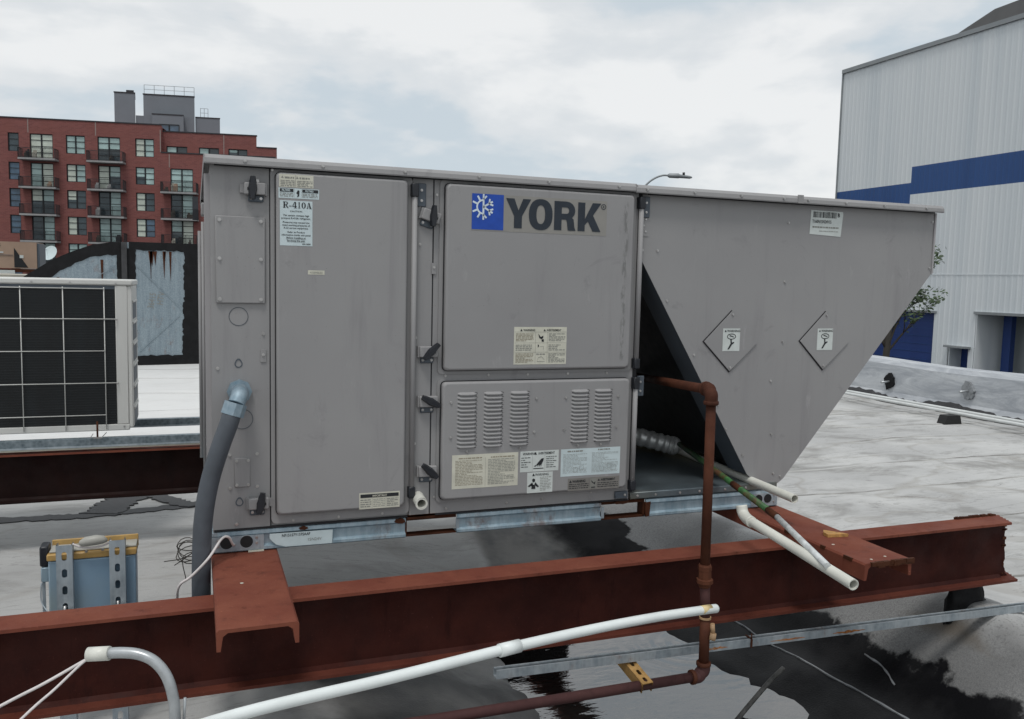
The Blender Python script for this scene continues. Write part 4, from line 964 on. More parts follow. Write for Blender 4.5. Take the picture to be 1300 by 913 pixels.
lp([(x0 + .044, zb + .044), (x0 + .064, zb + .050), (x0 + .076, zb + .040), (x0 + .080, zb + .012), (x0 + .085, zb), (x0 + .054, zb), (x0 + .050, zb + .030)], .0002)
x0 = 1.2985; lp([(x0, zb), (x0 + .028, zb), (x0 + .028, zt), (x0, zt)]); lp([(x0 + .028, zb + .044), (x0 + .058, zt), (x0 + .092, zt), (x0 + .060, zb + .058), (x0 + .092, zb), (x0 + .060, zb), (x0 + .040, zb + .036), (x0 + .028, zb + .022)], .0002)
ccx, ccz = 1.4005, 1.779
for k in range(16):
    a0, a1 = 6.28319 * k / 16, 6.28319 * (k + 1) / 16; lp([(ccx + r * math.cos(a), ccz + r * math.sin(a)) for r, a in ((.0078, a0), (.0078, a1), (.0102, a1), (.0102, a0))])
lg.text('R', ccx, ccz - .0042, .012, y2, .0002, 'CENTER')
lg.build('logo_plate', ['logo_grey', 'logo_blue', 'logo_white', 'ink_navy'], door2)

# ------------------------------------------------------------------ things around the unit
# grey liquid-tight conduit and its elbow
lc = empty('flexible_conduit', (.0, -.1, 0), 'thick grey flexible conduit curving down from the left end of the unit', 'conduit')
mb = MB(); mb.tube(smooth_path([(.108, -.100, 1.085), (.094, -.112, 1.04), (.066, -.108, .96), (.036, -.102, .855), (.017, -.10, .74), (.010, -.10, .60), (.009, -.095, .47), (.012, -.06, .385), (.02, .02, .34), (.03, .14, .325)], 8), .0285, 20); mb.build('jacket', 'conduit', lc)
mb = MB(); mb.tube(smooth_path([(.131, -.002, 1.128), (.131, -.05, 1.130), (.127, -.085, 1.122), (.117, -.098, 1.10)], 6), .026, 20); el = mb.build('elbow_fitting', 'fitting', lc)
mb = MB(); mb.ring((.131, -.0022, 1.128), (0, -1, 0), .020, .039, .014, 8); mb.build('lock_nut', 'fitting', el)
mb = MB(); d = Vector((.108, -.100, 1.08)) - Vector((.121, -.098, 1.11)); mb.tube([(.116, -.098, 1.103), (.104, -.102, 1.066)], .036, 10, True, None, False); mb.build('gland_nut', 'fitting', el)
# white cable out of the rail and the coil of old wire
mb = MB(); mb.tube(smooth_path([(.112, -.006, .622), (.106, -.045, .636), (.092, -.07, .668), (.07, -.085, .668), (.03, -.135, .625), (-.02, -.14, .575), (-.055, -.13, .545), (-.062, -.10, .48), (-.058, -.08, .40)], 8), .0042, 8)
tag(mb.build('white_cable', 'wire_white'), 'thin white cable looping out of the round hole in the rail', 'cable')
mb = MB(); q = random.Random(8)
for k in range(5):
    cx, cz, rx, rz = -.022 + q.uniform(-.012, .012), .528 + q.uniform(-.015, .012), q.uniform(.030, .052), q.uniform(.012, .028); ph = q.uniform(0, 6)
    mb.tube([(cx + rx * math.cos(a * .45 + ph), -.045 + .004 * k + .03 * math.sin(a * .45), cz + rz * math.sin(a * .45 + ph) + .10) for a in range(15)], .0016, 5)
for e_ in ((-.10, .57), (-.07, .555), (-.035, .50)):
    mb.tube(smooth_path([(-.005, -.04, .625), (-.045, -.04, .60 + q.uniform(-.01, .01)), (e_[0], -.05, e_[1] + .03)], 5), .0016, 5)
tag(mb.build('wire_tangle', 'wire_dark'), 'tangle of thin dark wire beside the grey conduit', 'wire')
# rusty gas pipe: comes out of the dark opening, drops in front of the beam, runs left
gp = empty('gas_pipe', (1.62, -.45, .15), 'rusty brown steel pipe dropping in front of the beam then turning left', 'pipe')
mb = MB(); mb.tube([(1.9, .62, 1.078), (1.63, -.40, 1.150)], .0168, 16); mb.build('upper_run', 'rustpipe', gp)
mb = MB(); mb.tube([(1.617, -.45, 1.13), (1.622, -.45, .54)], .0168, 16); mb.build('riser', 'rustpipe', gp)
mb = MB(); mb.tube([(1.624, -.45, .50), (1.632, -.45, .36)], .0172, 16); mb.build('riser', 'brownpipe', gp)
mb = MB(); mb.tube([(1.632, -.45, .36), (1.634, -.45, .195)], .0178, 16); mb.build('riser', 'rustpipe', gp)
mb = MB(); mb.tube([(1.606, -.45, .158), (-.6, -.455, .160)], .0172, 16); mb.build('lower_run', 'brownpipe', gp)
def elbow(p0, c, p1, nm, r=.022):
    mb = MB(); mb.tube(smooth_path([p0, Vector(p0).lerp(Vector(c), .55), (Vector(p0) + Vector(p1) + Vector(c) * 2) / 4, Vector(p1).lerp(Vector(c), .55), p1], 5), r, 18); o = mb.build(nm, 'rustpipe' if r < .0225 else 'brownpipe', gp)
    for (a, b) in ((p0, c), (p1, c)):
        a, b = Vector(a), Vector(b); d = (b - a).normalized(); mm = MB(); mm.tube([a - d * .008, a - d * .006, a + d * .004, a + d * .006], .0255, 18, True, [.0235, .0255, .0255, .0235]); mm.build('elbow_collar', 'rustpipe', o)
elbow((1.632, -.395, 1.151), (1.617, -.450, 1.155), (1.617, -.450, 1.112), 'upper_elbow')
elbow((1.634, -.45, .200), (1.634, -.45, .158), (1.592, -.45, .158), 'lower_elbow', .0226)
mb = MB(); mb.tube([(1.622, -.45, .555), (1.622, -.45, .548), (1.622, -.45, .535), (1.622, -.45, .533), (1.623, -.45, .505), (1.623, -.45, .503), (1.623, -.45, .49), (1.623, -.45, .485), (1.623, -.45, .475)], .02, 8, True, [.0205, .0235, .0235, .0225, .0225, .0290, .0290, .0225, .020], False)
mb.build('union_fitting', 'rustpipe', gp)
mb = MB(); mb.ring((1.632, -.45, .362), (0, 0, 1), .017, .0205, .007, 16); mb.build('thread_ring', 'brass', gp)
mb = MB(); mb.tube([(1.653, -.462, .345), (1.656, -.464, .31)], .009, 10); mb.tube([(1.645, -.462, .303), (1.662, -.474, .300)], .0135, 12); mb.mi = 1; mb.tube([(1.660, -.473, .300), (1.6625, -.4745, .2998)], .0075, 10)
tag(mb.build('valve_tab', ['brass', 'coil'], gp))
# white drain pipe sagging across the foreground
dp = empty('drain_pipe', (.8, -.7, .48), 'long white plastic drain pipe crossing diagonally in front of the beam', 'pipe')
pts = smooth_path([(-.35, -1.00, .452), (.028, -.875, .478), (.45, -.805, .486), (.81, -.73, .487), (1.10, -.66, .476), (1.36, -.59, .455), (1.58, -.53, .4295), (1.628, -.516, .423)], 8)
mb = MB(); mb.tube(pts, .0148, 18); mb.build('pipe_length', 'pvc_clean', dp)
mb = MB(); mb.tube([(.775, -.738, .487), (.840, -.723, .4863)], .0185, 18); mb.build('coupling', 'pvc_clean', dp)
mb = MB(); mb.tube([(1.555, -.537, .433), (1.600, -.5235, .4277)], .01505, 18); mb.build('rust_stain_band', 'stain', dp)
# gooseneck conduit with two cables
gn = empty('gooseneck_conduit', (-.05, -.99, 0), 'grey gooseneck conduit with two white cables leaving its end', 'conduit')
mb = MB(); mb.tube(smooth_path([(-.190, -.927, .6935), (-.150, -.942, .696), (-.118, -.955, .693), (-.090, -.967, .680), (-.067, -.978, .652), (-.054, -.986, .612), (-.049, -.992, .56), (-.047, -1.0, .40), (-.047, -1.0, .02)], 7), .0115, 16); mb.build('bent_tube', 'emt', gn)
mb = MB(); mb.tube([(-.221, -.9155, .6905), (-.221, -.9155, .6905) , (-.178, -.9325, .6945)], .0148, 16, True, [.012, .0148, .0148]); mb.build('end_bushing', 'pvc', gn)
mb = MB(); mb.tube(smooth_path([(-.20, -.923, .692), (-.225, -.917, .680), (-.30, -.945, .652), (-.375, -.971, .628), (-.60, -1.05, .55)], 6), .0032, 8); mb.build('cable', 'wire_white', gn)
mb = MB(); mb.tube(smooth_path([(-.20, -.923, .690), (-.228, -.920, .678), (-.28, -.958, .642), (-.339, -.988, .600), (-.52, -1.08, .45)], 6), .0028, 8); mb.build('cable', 'wire_white', gn)
mb = MB(); mb.tube([(-.029, -.985, .598), (-.033, -.985, .53)], .003, 8); mb.build('tie_wire', 'emt', gn)
# long strut channel on the roof
sc_ = empty('strut_channel', (2.2, -.2, .14), 'long grey strut channel with rust streaks lying under the front beam', 'strut channel')
A, B = Vector((.90, -.36, .232)), Vector((3.75, -.362, .168)); a = (B - A).normalized(); bb = Vector((0, 1, 0)) - a * a.y; bb.normalize(); cc = a.cross(bb); bb = bb * .74; cc = cc * .70
def off(p, u, v): return p + bb * u + cc * v
mb = MB(); prof = [(-.0205, -.0205), (.0205, -.0205), (.0205, .0205), (.010, .0205), (.010, .013), (.0125, .013), (.0125, .0175), (.0178, .0175), (.0178, -.0178), (-.0178, -.0178), (-.0178, .0175), (-.0125, .0175), (-.0125, .013), (-.010, .013), (-.010, .0205), (-.0205, .0205)]
va = [mb.b.verts.new(off(A, u, v)) for u, v in prof]; vb = [mb.b.verts.new(off(B, u, v)) for u, v in prof]; n = len(prof)
for i in range(n): mb.b.faces.new((va[i], va[(i + 1) % n], vb[(i + 1) % n], vb[i]))
mb.build('channel_section', 'strut_rust', sc_)
mb = MB(); P0 = A.lerp(B, .345)
for (u, v, u2, v2) in ((-.024, -.022, -.024, .022), (-.024, .022, .024, .022)):
    mb.bar(off(P0, u, v), off(P0, u2, v2), .006, .006)
mb.tube([off(P0, -.024, .024), off(P0, -.02, .05)], .0025, 6)
mb.build('pipe_clip', 'rust', sc_)
q = random.Random(3)
for (t0, t1, w) in ((.27, .31, .010), (.375, .43, .006), (.475, .53, .010)):
    p, r_ = A.lerp(B, t0), A.lerp(B, t1); n = 14; mb = MB()
    up = [off(p.lerp(r_, i / n), -.0209, -.004 + q.uniform(.2, 1) * w * math.sin(math.pi * i / n)) for i in range(n + 1)]; dnp = [off(p.lerp(r_, i / n), -.0209, -.006 - q.uniform(.2, 1) * w * .8 * math.sin(math.pi * i / n)) for i in range(n + 1)]
    mb.face(up + dnp[::-1]); mb.build('rust_bloom', 'orange_rust', sc_)
# short yellow slotted strut
ys_ = empty('slotted_strut', (1.42, -.3, .2), 'short yellow zinc slotted strut between the grey strut and the brown pipe', 'strut')
def slotted(p0, p1, w, slots, face_up, mat, parent, name):
    """U strip with real slots along its length"""
    p0, p1 = Vector(p0), Vector(p1); L = (p1 - p0).length; d = (p1 - p0).normalized(); nrm = Vector(face_up); nrm = (nrm - d * nrm.dot(d)).normalized(); sd = d.cross(nrm)
    mb = MB(); cuts = [0]
    for (c_, l_) in slots: cuts += [c_ - l_ / 2, c_ + l_ / 2]
    cuts.append(L); hw, sw = w / 2, w * .16
    def q4(u0, u1, v0, v1):
        f = [p0 + d * u0 + sd * v0, p0 + d * u1 + sd * v0, p0 + d * u1 + sd * v1, p0 + d * u0 + sd * v1]; mb.face(f); mb.face([x_ - nrm * .0025 for x_ in f][::-1])
    q4(0, L, -hw, -sw); q4(0, L, sw, hw)
    for i in range(0, len(cuts), 2): q4(cuts[i], cuts[i + 1], -sw, sw)
    for (c_, l_) in slots:                       # rounded slot ends and slot walls
        for e_ in (-1, 1):
            for g in (-1, 1):
                k0 = p0 + d * (c_ + e_ * l_ / 2)
                arcp = [p0 + d * (c_ + e_ * (l_ / 2 - sw) + e_ * sw * math.cos(t)) + sd * (g * sw * math.sin(t)) for t in [i * math.pi / 8 for i in range(5)]]
                corner_ = p0 + d * (c_ + e_ * l_ / 2) + sd * (g * sw); mb.face([corner_] + arcp)
    for v in (-hw, hw):
        a_ = [p0 + sd * v, p1 + sd * v]; mb.face([a_[0], a_[1], a_[1] - nrm * w * .9, a_[0] - nrm * w * .9]); iv = v * .88
        a_ = [p0 + sd * iv, p1 + sd * iv]; mb.face([a_[0], a_[1], a_[1] - nrm * w * .9, a_[0] - nrm * w * .9])
    return mb.build(name, mat, parent)
slotted((1.392, -.305, .214), (1.405, -.472, .174), .041, [(.022, .026), (.068, .026), (.114, .026), (.152, .022)], (0, -.25, 1), 'yzinc', ys_, 'slotted_web')
# loose rods on the pan and channel
def open_pipe(p0, p1, r, th, name, mat, label, group=None, bend=0.0):
    p0, p1 = Vector(p0), Vector(p1); mid = (p0 + p1) / 2 + Vector((0, 0, -bend)); P = smooth_path([p0, mid, p1], 6); mb = MB()
    mb.tube(P, r, 18, False); mb.tube(P[::-1], r - th, 18, False); d = (P[-1] - P[-2]).normalized(); mb.ring(P[-1] - d * .0005, d, r - th, r, .0006, 18); d0 = (P[0] - P[1]).normalized(); mb.ring(P[0], d0, r - th, r, .0006, 18)
    return tag(mb.build(name, mat), label, 'pipe', group)
open_pipe((2.16, .72, .719), (2.118, -.285, .706), .0168, .003, 'plastic_pipe', 'pvc', 'loose white plastic pipe lying on the galvanised pan and poking out of the dark opening')
p2 = empty('plastic_pipe', (1.75, -.7, .6), 'loose white plastic pipe with elbow leaning across the right red channel', 'pipe')
mb = MB(); P = [Vector((1.800, -.425, .694)), Vector((1.742, -1.008, .666))]
mb.tube(P, .0165, 18, False); mb.tube(P[::-1], .0135, 18, False); d = (P[1] - P[0]).normalized(); mb.ring(P[1], d, .0135, .0165, .0005, 18); mb.build('pipe_length', 'pvc', p2)
mb = MB(); mb.tube(smooth_path([(1.793, -.465, .692), (1.800, -.425, .695), (1.806, -.395, .706), (1.806, -.385, .730)], 5), .0195, 18); mb.build('elbow_end', 'pvc', p2)
gr = empty('painted_rod', (1.83, -.5, .6), 'thin metal rod with flaking green paint and a bare white lower half', 'rod')
mb = MB(); mb.tube([(2.02, .38, .795), (1.856, -.512, .722)], .0118, 14); mb.build('green_half', 'green', gr)
mb = MB(); mb.tube([(1.856, -.512, .722), (1.738, -.905, .687)], .0102, 14); mb.build('white_half', 'whiteflake', gr)
mb = MB(); mb.tube([(1.866, -.455, .7265), (1.854, -.522, .7212)], .0125, 14); mb.build('rust_band', 'rust', gr); mb = MB(); mb.tube([(1.918, -.17, .750), (1.906, -.24, .7443)], .0122, 14); mb.build('rust_band', 'rust', gr)
# corrugated metal hose with a mesh end
fh = empty('metal_hose', (1.95, .55, .70), 'short corrugated metal hose with wire mesh over its open end', 'hose')
A, B = Vector((1.66, .74, .815)), Vector((2.048, .48, .768)); mb = MB(); P = []; rad = []; n = 66
Pth = smooth_path([A, A.lerp(B, .5) + Vector((0, 0, .018)), B + Vector((-.02, .01, .004)), B], 22)
for i, p in enumerate(Pth): P.append(p); rad.append(.040 + (.003 if (i // 2) % 2 else -.002))
mb.tube(P, .040, 20, False, rad); mb.build('hose_body', 'flexmetal', fh)
d = (P[-1] - P[-3]).normalized(); u = d.cross(Vector((0, 0, 1))).normalized(); v = u.cross(d)
mb = MB(); c_ = P[-1] - d * .006; mb.tube([c_ - d * .004, c_ - d * .003], .040, 18); mb.build('hose_bore', 'coil', fh)
mb = MB(); c_ = P[-1]
for k in range(-3, 4):
    h = k * .0115; l_ = math.sqrt(max(0, .043 ** 2 - h * h)); mb.tube([c_ + u * h - v * l_, c_ + u * h + v * l_], .0013, 5); mb.tube([c_ + v * h - u * l_, c_ + v * h + u * l_], .0013, 5)
mb.build('wire_mesh', 'zinc', fh)
# dark stick in the puddle
mb = MB(); mb.tube(smooth_path([(2.40, .07, -.16), (2.30, .045, -.205), (2.10, -.02, -.305), (1.95, -.08, -.38)], 5), .0105, 10)
tag(mb.build('old_hose', 'oldhose'), 'dark stub of hose sticking up out of the puddle', 'hose')

# ------------------------------------------------------------------ electrical box on slotted struts, left foreground
eb = empty('electrical_box', (-.32, .2, 0), 'blue grey electrical box with yellow lid edge and beige grip behind the beam', 'electrical box')
MB().box(-.449, -.192, .125, .21, .22, .576, .005, 2).build('box_body', 'boxblue', eb)
MB().box(-.452, -.189, .120, .205, .578, .599, .003, 1).build('lid_rim', 'yellow', eb)
MB().box(-.446, -.190, .135, .205, .600, .606, .002, 1).build('lid', 'handle', eb)
MB().box(-.447, -.188, .206, .214, .58, .622, .002, 1).build('lid_edge', 'yellow', eb)
mb = MB(); mb.tube([(-.356, .10, .636), (-.350, .10, .6365), (-.335, .10, .640), (-.305, .10, .643), (-.285, .10, .642), (-.273, .10, .638)], .012, 14, True, [.004, .010, .0155, .0165, .013, .004]); mb.build('grip', 'handle', eb)
mb = MB(); mb.tube(smooth_path([(-.375, .105, .634), (-.350, .104, .622), (-.315, .103, .618), (-.28, .104, .624), (-.262, .105, .636)], 5), .0035, 8); mb.build('bail_wire', 'wire_white', eb)
MB().box(-.475, -.449, .14, .20, .555, .622, .006, 2).build('side_latch', 'black', eb)
MB().box(-.472, -.449, .14, .19, .505, .553, .003, 1).build('hasp', 'boxblue', eb)
mb = MB(); mb.box(-.471, -.462, .15, .16, .22, .50); mb.tube(smooth_path([(-.473, .15, .50), (-.474, .15, .44), (-.45, .12, .41)], 4), .002, 6); mb.build('side_bracket', 'galv_plain', eb)
for (x, zt) in ((-.398, .634), (-.245, .638)):
    l_ = slotted((x, .094, zt), (x, .094, .0), .047, [(.035 + k * .0555, .028) for k in range(11)], (0, -1, 0), 'galv_plain', eb, 'slotted_leg')
    mb = MB(); mb.ring((x + .002, .066, .424), (0, .25, 1), .0045, .0165, .006, 16); mb.tube([(x + .002, .066, .415), (x + .002, .068, .446)], .0042, 8); mb.build('clamp_bolt', 'zinc', l_)
    mb = MB(); mb.box(x - .014, x + .018, .050, .085, .39, .423, .003, 1); mb.build('clamp_block', 'rust', l_)
for (x, z) in ((-.338, .60), (-.29, .603)):
    inst(SCREW, 'screw', (x, .1245, z), eb, (0, 0, 0), (.8, .8, .8))

# ------------------------------------------------------------------ white condenser on the left
mc = empty('condenser_unit', (-.9, 2.4, .62), 'ivory outdoor condenser with dark finned coil behind a wire guard', 'condenser')
x0, x1, yf, yb, zb, zt = -1.75, -.345, 2.2, 2.62, .652, 1.462
MB().box(x0, x1, yf, yb, zb + .012, zt - .02).build('coil_block', 'fins', mc)
mb = MB(); mb.box(x0 - .004, x1 + .028, yf - .014, yb + .01, zt - .032, zt, .008, 2); mb.build('top_cover', 'cond_white', mc)
mb = MB(); mb.box(x0, x1 + .002, yf - .012, yb, zb - .012, zb + .022, .004, 1); mb.build('base_tray', 'cond_white', mc)
mb = MB(); mb.box(-.405, x1, yf - .010, yf + .02, zb + .022, zt - .032, .004, 1); mb.build('front_post', 'cond_white', mc)
mb = MB(); mb.box(x1 - .004, x1 + .022, yf - .004, yb, zb + .0, zt - .033, .006, 2); sp = mb.build('side_panel', 'cond_white', mc)
for k in range(6):
    z = zt - .17 - k * .118
    mb = MB(); mb.box(x1 + .0222, x1 + .0235, yf + .06, yf + .34, z - .045, z + .045); mb.build('grip_recess', 'flange', sp)
    mb = MB(); mb.box(x1 + .022, x1 + .029, yf + .05, yf + .35, z + .045, z + .057, .002, 1); mb.build('recess_lip', 'cond_white', sp)
mb = MB(); mb.box(x0, -.405, yf - .006, yf + .02, zt - .052, zt - .032); mb.build('top_trim', 'flange', mc)
mb = MB()
for k in range(54):
    z = zb + .03 + k * .0139; mb.box(x0, -.405, yf - .0035, yf - .0005, z, z + .003)
mb.build('coil_fins', 'fins', mc)['kind'] = 'stuff'
for x in (-1.65, -1.45, -1.25, -1.05, -.853, -.655, -.458):
    mb = MB(); mb.tube([(x, yf - .022, zb - .002), (x, yf - .022, zt - .042)], .0027, 8); mb.build('guard_wire', 'cond_white', mc)
for z in (1.412, 1.250, 1.078, .904, .730):
    mb = MB(); mb.tube([(x0, yf - .026, z), (-.458 if z not in (1.25, .904) else -.398, yf - .026, z)], .0027, 8); mb.build('guard_wire', 'cond_white', mc)
for (x, z) in ((-.398, 1.245), (-.398, .90), (-.37, zb + .01), (-.80, zt - .018), (-.62, zt - .018), (-.40, zt - .02)):
    inst(SCREW, 'screw', (x, yf - .0145, z), mc, (0, 0, 0), (.8, .8, .8))
for (y, lab_) in ((2.17, 'blue grey strut under the front edge of the white condenser'), (2.76, 'blue grey strut under the back edge of the white condenser')):
    t_ = empty('support_strut', (-2, y, .56), lab_, 'strut channel', 'struts under the white condenser')
    mb = MB(); mb.box(-6, .06, y - .021, y + .021, .5665, .6085, .002, 1); mb.build('strut_section', 'strut', t_)
    mb = MB(); mb.box(-6, .06, y - .0225, y - .0212, .560, .570); mb.build('strut_lip', 'galv_plain', t_)
mb = MB(); mb.box(-1.2, .05, 2.156, 2.20, .549, .5640); tag(mb.build('packing_strip', 'label_cream'), 'pale packing sheet between the rear beam and the struts', 'packing sheet')
an = empty('anchor_bolt', (-.48, 2.15, .61), 'dark threaded bolt and wing bracket at the foot of the white condenser', 'bolt')
mb = MB(); mb.tube([(-.50, 2.145, .609), (-.50, 2.145, .70)], .005, 8); mb.build('threaded_rod', 'rust', an)
mb = MB(); mb.bar((-.535, 2.14, .612), (-.52, 2.14, .635), .008, .004); mb.bar((-.52, 2.14, .612), (-.48, 2.14, .612), .012, .006); mb.bar((-.48, 2.14, .612), (-.455, 2.14, .640), .008, .004); mb.build('wing_bracket', 'zinc', an)

# ------------------------------------------------------------------ big tarred duct
du = empty('roof_duct', (-1, 12.9, 0), 'big galvanised elbow duct with black tarred seams standing on the roof', 'duct')
arcp = [(-1.05, 1.985), (-1.30, 1.965), (-1.55, 1.915), (-1.83, 1.80), (-2.10, 1.665), (-2.49, 1.40), (-2.85, 1.05), (-3.1, .65), (-3.2, .2), (-3.2, .0)]
mb = MB(); mb.prism_y(arcp + [(-1.05, 0)], 12.22, 13.5); mb.build('elbow_section', 'galv_duct', du)
mb = MB(); mb.box(-1.05, 1.4, 12.21, 13.5, 0.0, 1.99); bx = mb.build('straight_section', 'galv_duct', du)
def tar_band(a, b, yq, name, seed, rag_a=0, rag_b=.03):
    rag_a, rag_b = rag_a * .5, rag_b * .55
    """band between polylines a and b on the duct face, edge b torn"""
    q = random.Random(seed); n = 46; A_, B_ = [], []
    def along(pl, t):
        L = [math.dist(pl[i], pl[i + 1]) for i in range(len(pl) - 1)]; s_ = t * sum(L)
        for i, l_ in enumerate(L):
            if s_ <= l_ or i == len(L) - 1: k = s_ / l_; return (pl[i][0] + (pl[i + 1][0] - pl[i][0]) * k, pl[i][1] + (pl[i + 1][1] - pl[i][1]) * k)
            s_ -= l_
    for i in range(n + 1):
        t = i / n; p, r_ = along(a, t), along(b, t); A_.append((p[0] + q.uniform(-rag_a, rag_a), p[1] + q.uniform(-rag_a, rag_a))); B_.append((r_[0] + q.uniform(-rag_b, rag_b), r_[1] + q.uniform(-rag_b, rag_b)))
    mb = MB()
    for i in range(n):
        mb.poly([A_[i], A_[i + 1], B_[i + 1], B_[i]], yq - .012); 
        mb.face([(B_[i][0], yq - .012, B_[i][1]), (B_[i + 1][0], yq - .012, B_[i + 1][1]), (B_[i + 1][0], yq, B_[i + 1][1]), (B_[i][0], yq, B_[i][1])])
        mb.face([(A_[i][0], yq - .012, A_[i][1]), (A_[i + 1][0], yq - .012, A_[i + 1][1]), (A_[i + 1][0], yq, A_[i + 1][1]), (A_[i][0], yq, A_[i][1])])
    return mb.build(name, 'tar', du)
inner = [(-1.05, 1.80), (-1.35, 1.77), (-1.62, 1.71), (-1.9, 1.56), (-2.15, 1.40), (-2.42, 1.16), (-2.7, .9), (-2.95, .55), (-3.02, .2), (-3.02, 0)]
tar_band([(x, z + .01) for x, z in arcp], inner, 12.22, 'tar_seam', 3)
tar_band([(-1.17, 0), (-1.17, 1.90)], [(-.90, 0), (-.90, 1.90)], 12.21, 'tar_seam', 5, .012, .03)
tar_band([(-.99, 2.0), (1.4, 2.0)], [(-.99, 1.87), (1.4, 1.87)], 12.209, 'tar_seam', 6, 0, .025)
tar_band([(-1.0, 0.0), (1.4, 0.0)], [(-1.0, .16), (1.4, .16)], 12.208, 'tar_seam', 7, 0, .03)
tar_band([(.14, .1), (.14, 1.95)], [(-.20, .1), (-.16, 1.95)], 12.207, 'tar_seam', 8, .01, .035)
mb = MB(); mb.box(-1.10, -1.02, 12.15, 12.21, 0, 1.99); mb.build('standing_seam', 'tar_grey', du)
for (a, b) in (((-.88, 1.62), (-.24, .95)), ((-.86, .22), (-.24, .82)), ((-1.2, 1.62), (-2.1, .95))):
    mb = MB(); mb.bar((a[0], 12.205, a[1]), (b[0], 12.205, b[1]), .012, .010); mb.build('cross_break', 'galv_duct', du)
mb = MB(); mb.text('36415', -.64, .92, .14, 12.203, 0, 'LEFT', .75, R(80)); mb.text('HTV', -.50, .98, .14, 12.203, 0, 'LEFT', .8, R(80)); mb.build('marker_scrawl', 'ink_grey', du)
q = random.Random(9)
for k in range(9):
    x = q.choice([q.uniform(-.86, -.3), q.uniform(-2.1, -1.3)]); top = 1.86 if x > -.95 else 1.70 - max(0, (-1.6 - x)) * .7; l_ = q.uniform(.15, .6); w = q.uniform(.012, .035)
    mb = MB(); mb.poly([(x - w, top), (x + w, top), (x + w * .4, top - l_ * .6), (x, top - l_), (x - w * .5, top - l_ * .5)], 12.2035); mb.build('rust_run', 'rust', du)

# ------------------------------------------------------------------ neighbouring roof with tan unit and dish
nb = MB(); nb.box(-26, -5.2, 36.9, 52, -3.5, 1.30); tag(nb.build('neighbour_building', 'plaster'), 'low pale stained building beyond the duct on the left', 'building')
nbr = MB(); nbr.box(-8.3, -5.6, 52.2, 58, -3.5, 2.02); tag(nbr.build('neighbour_building', 'darkroof'), 'dark low roofed building behind the tan unit', 'building')
tu = empty('rooftop_unit', (-7, 37.6, 1.3), 'small tan rooftop unit far away on the left below the brick building', 'air handler')
mb = MB(); mb.box(-9.2, -6.1, 37.0, 38.6, 1.58, 2.66); mb.build('cabinet', 'tan', tu)
mb = MB(); mb.box(-6.098, -6.0, 37.05, 38.55, 1.60, 2.62); mb.build('coil_end', 'flange', tu)
mb = MB(); mb.poly([(-6.92, 2.42), (-6.92, 1.62), (-6.42, 1.62)], 36.985); mb.build('dark_opening', 'coil', tu)
mb = MB(); mb.box(-9.2, -6.95, 36.97, 36.99, 2.11, 2.125); mb.build('panel_seam', 'flange', tu)
mb = MB(); mb.text('YORK', -7.72, 2.48, .12, 36.98, .006); mb.build('logo', 'ink_navy', tu)
mb = MB(); mb.rect(-7.5, -7.3, 2.19, 2.25, 36.98); mb.rect(-6.72, -6.58, 2.0, 2.12, 36.97); mb.build('label', 'label', tu)
mb = MB(); mb.box(-9.3, -5.95, 36.95, 38.6, 1.42, 1.56); mb.build('support_frame', 'rust', tu); mb = MB(); mb.box(-7.5, -6.9, 36.93, 36.96, 1.36, 1.50); mb.build('white_plate', 'label', tu)
ds = empty('satellite_dish', (-8, 52.6, 2.0), 'white satellite dish far away in front of the brick building', 'satellite dish')
mb = MB(); n = 18; cen = Vector((-7.85, 53.0, 2.52)); axd = Vector((-.45, -.75, .40)).normalized(); u = axd.orthogonal().normalized(); v = axd.cross(u); prev = None
for k in range(5):
    r_ = .46 * k / 4; ring = [cen + u * r_ * math.cos(i * 6.2832 / n) + v * r_ * math.sin(i * 6.2832 / n) + axd * (.35 * r_ * r_) for i in range(n)]
    if prev:
        for i in range(n): mb.face((prev[i], prev[(i + 1) % n], ring[(i + 1) % n], ring[i]))
    prev = ring
mb.build('reflector', 'label_blue', ds, True)
mb = MB(); mb.tube([(-7.8, 53.15, 2.0), (-7.8, 53.1, 2.5)], .03, 8); mb.tube([tuple(cen - v * .4), tuple(cen + axd * .45)], .012, 6); mb.build('mast', 'emt', ds)

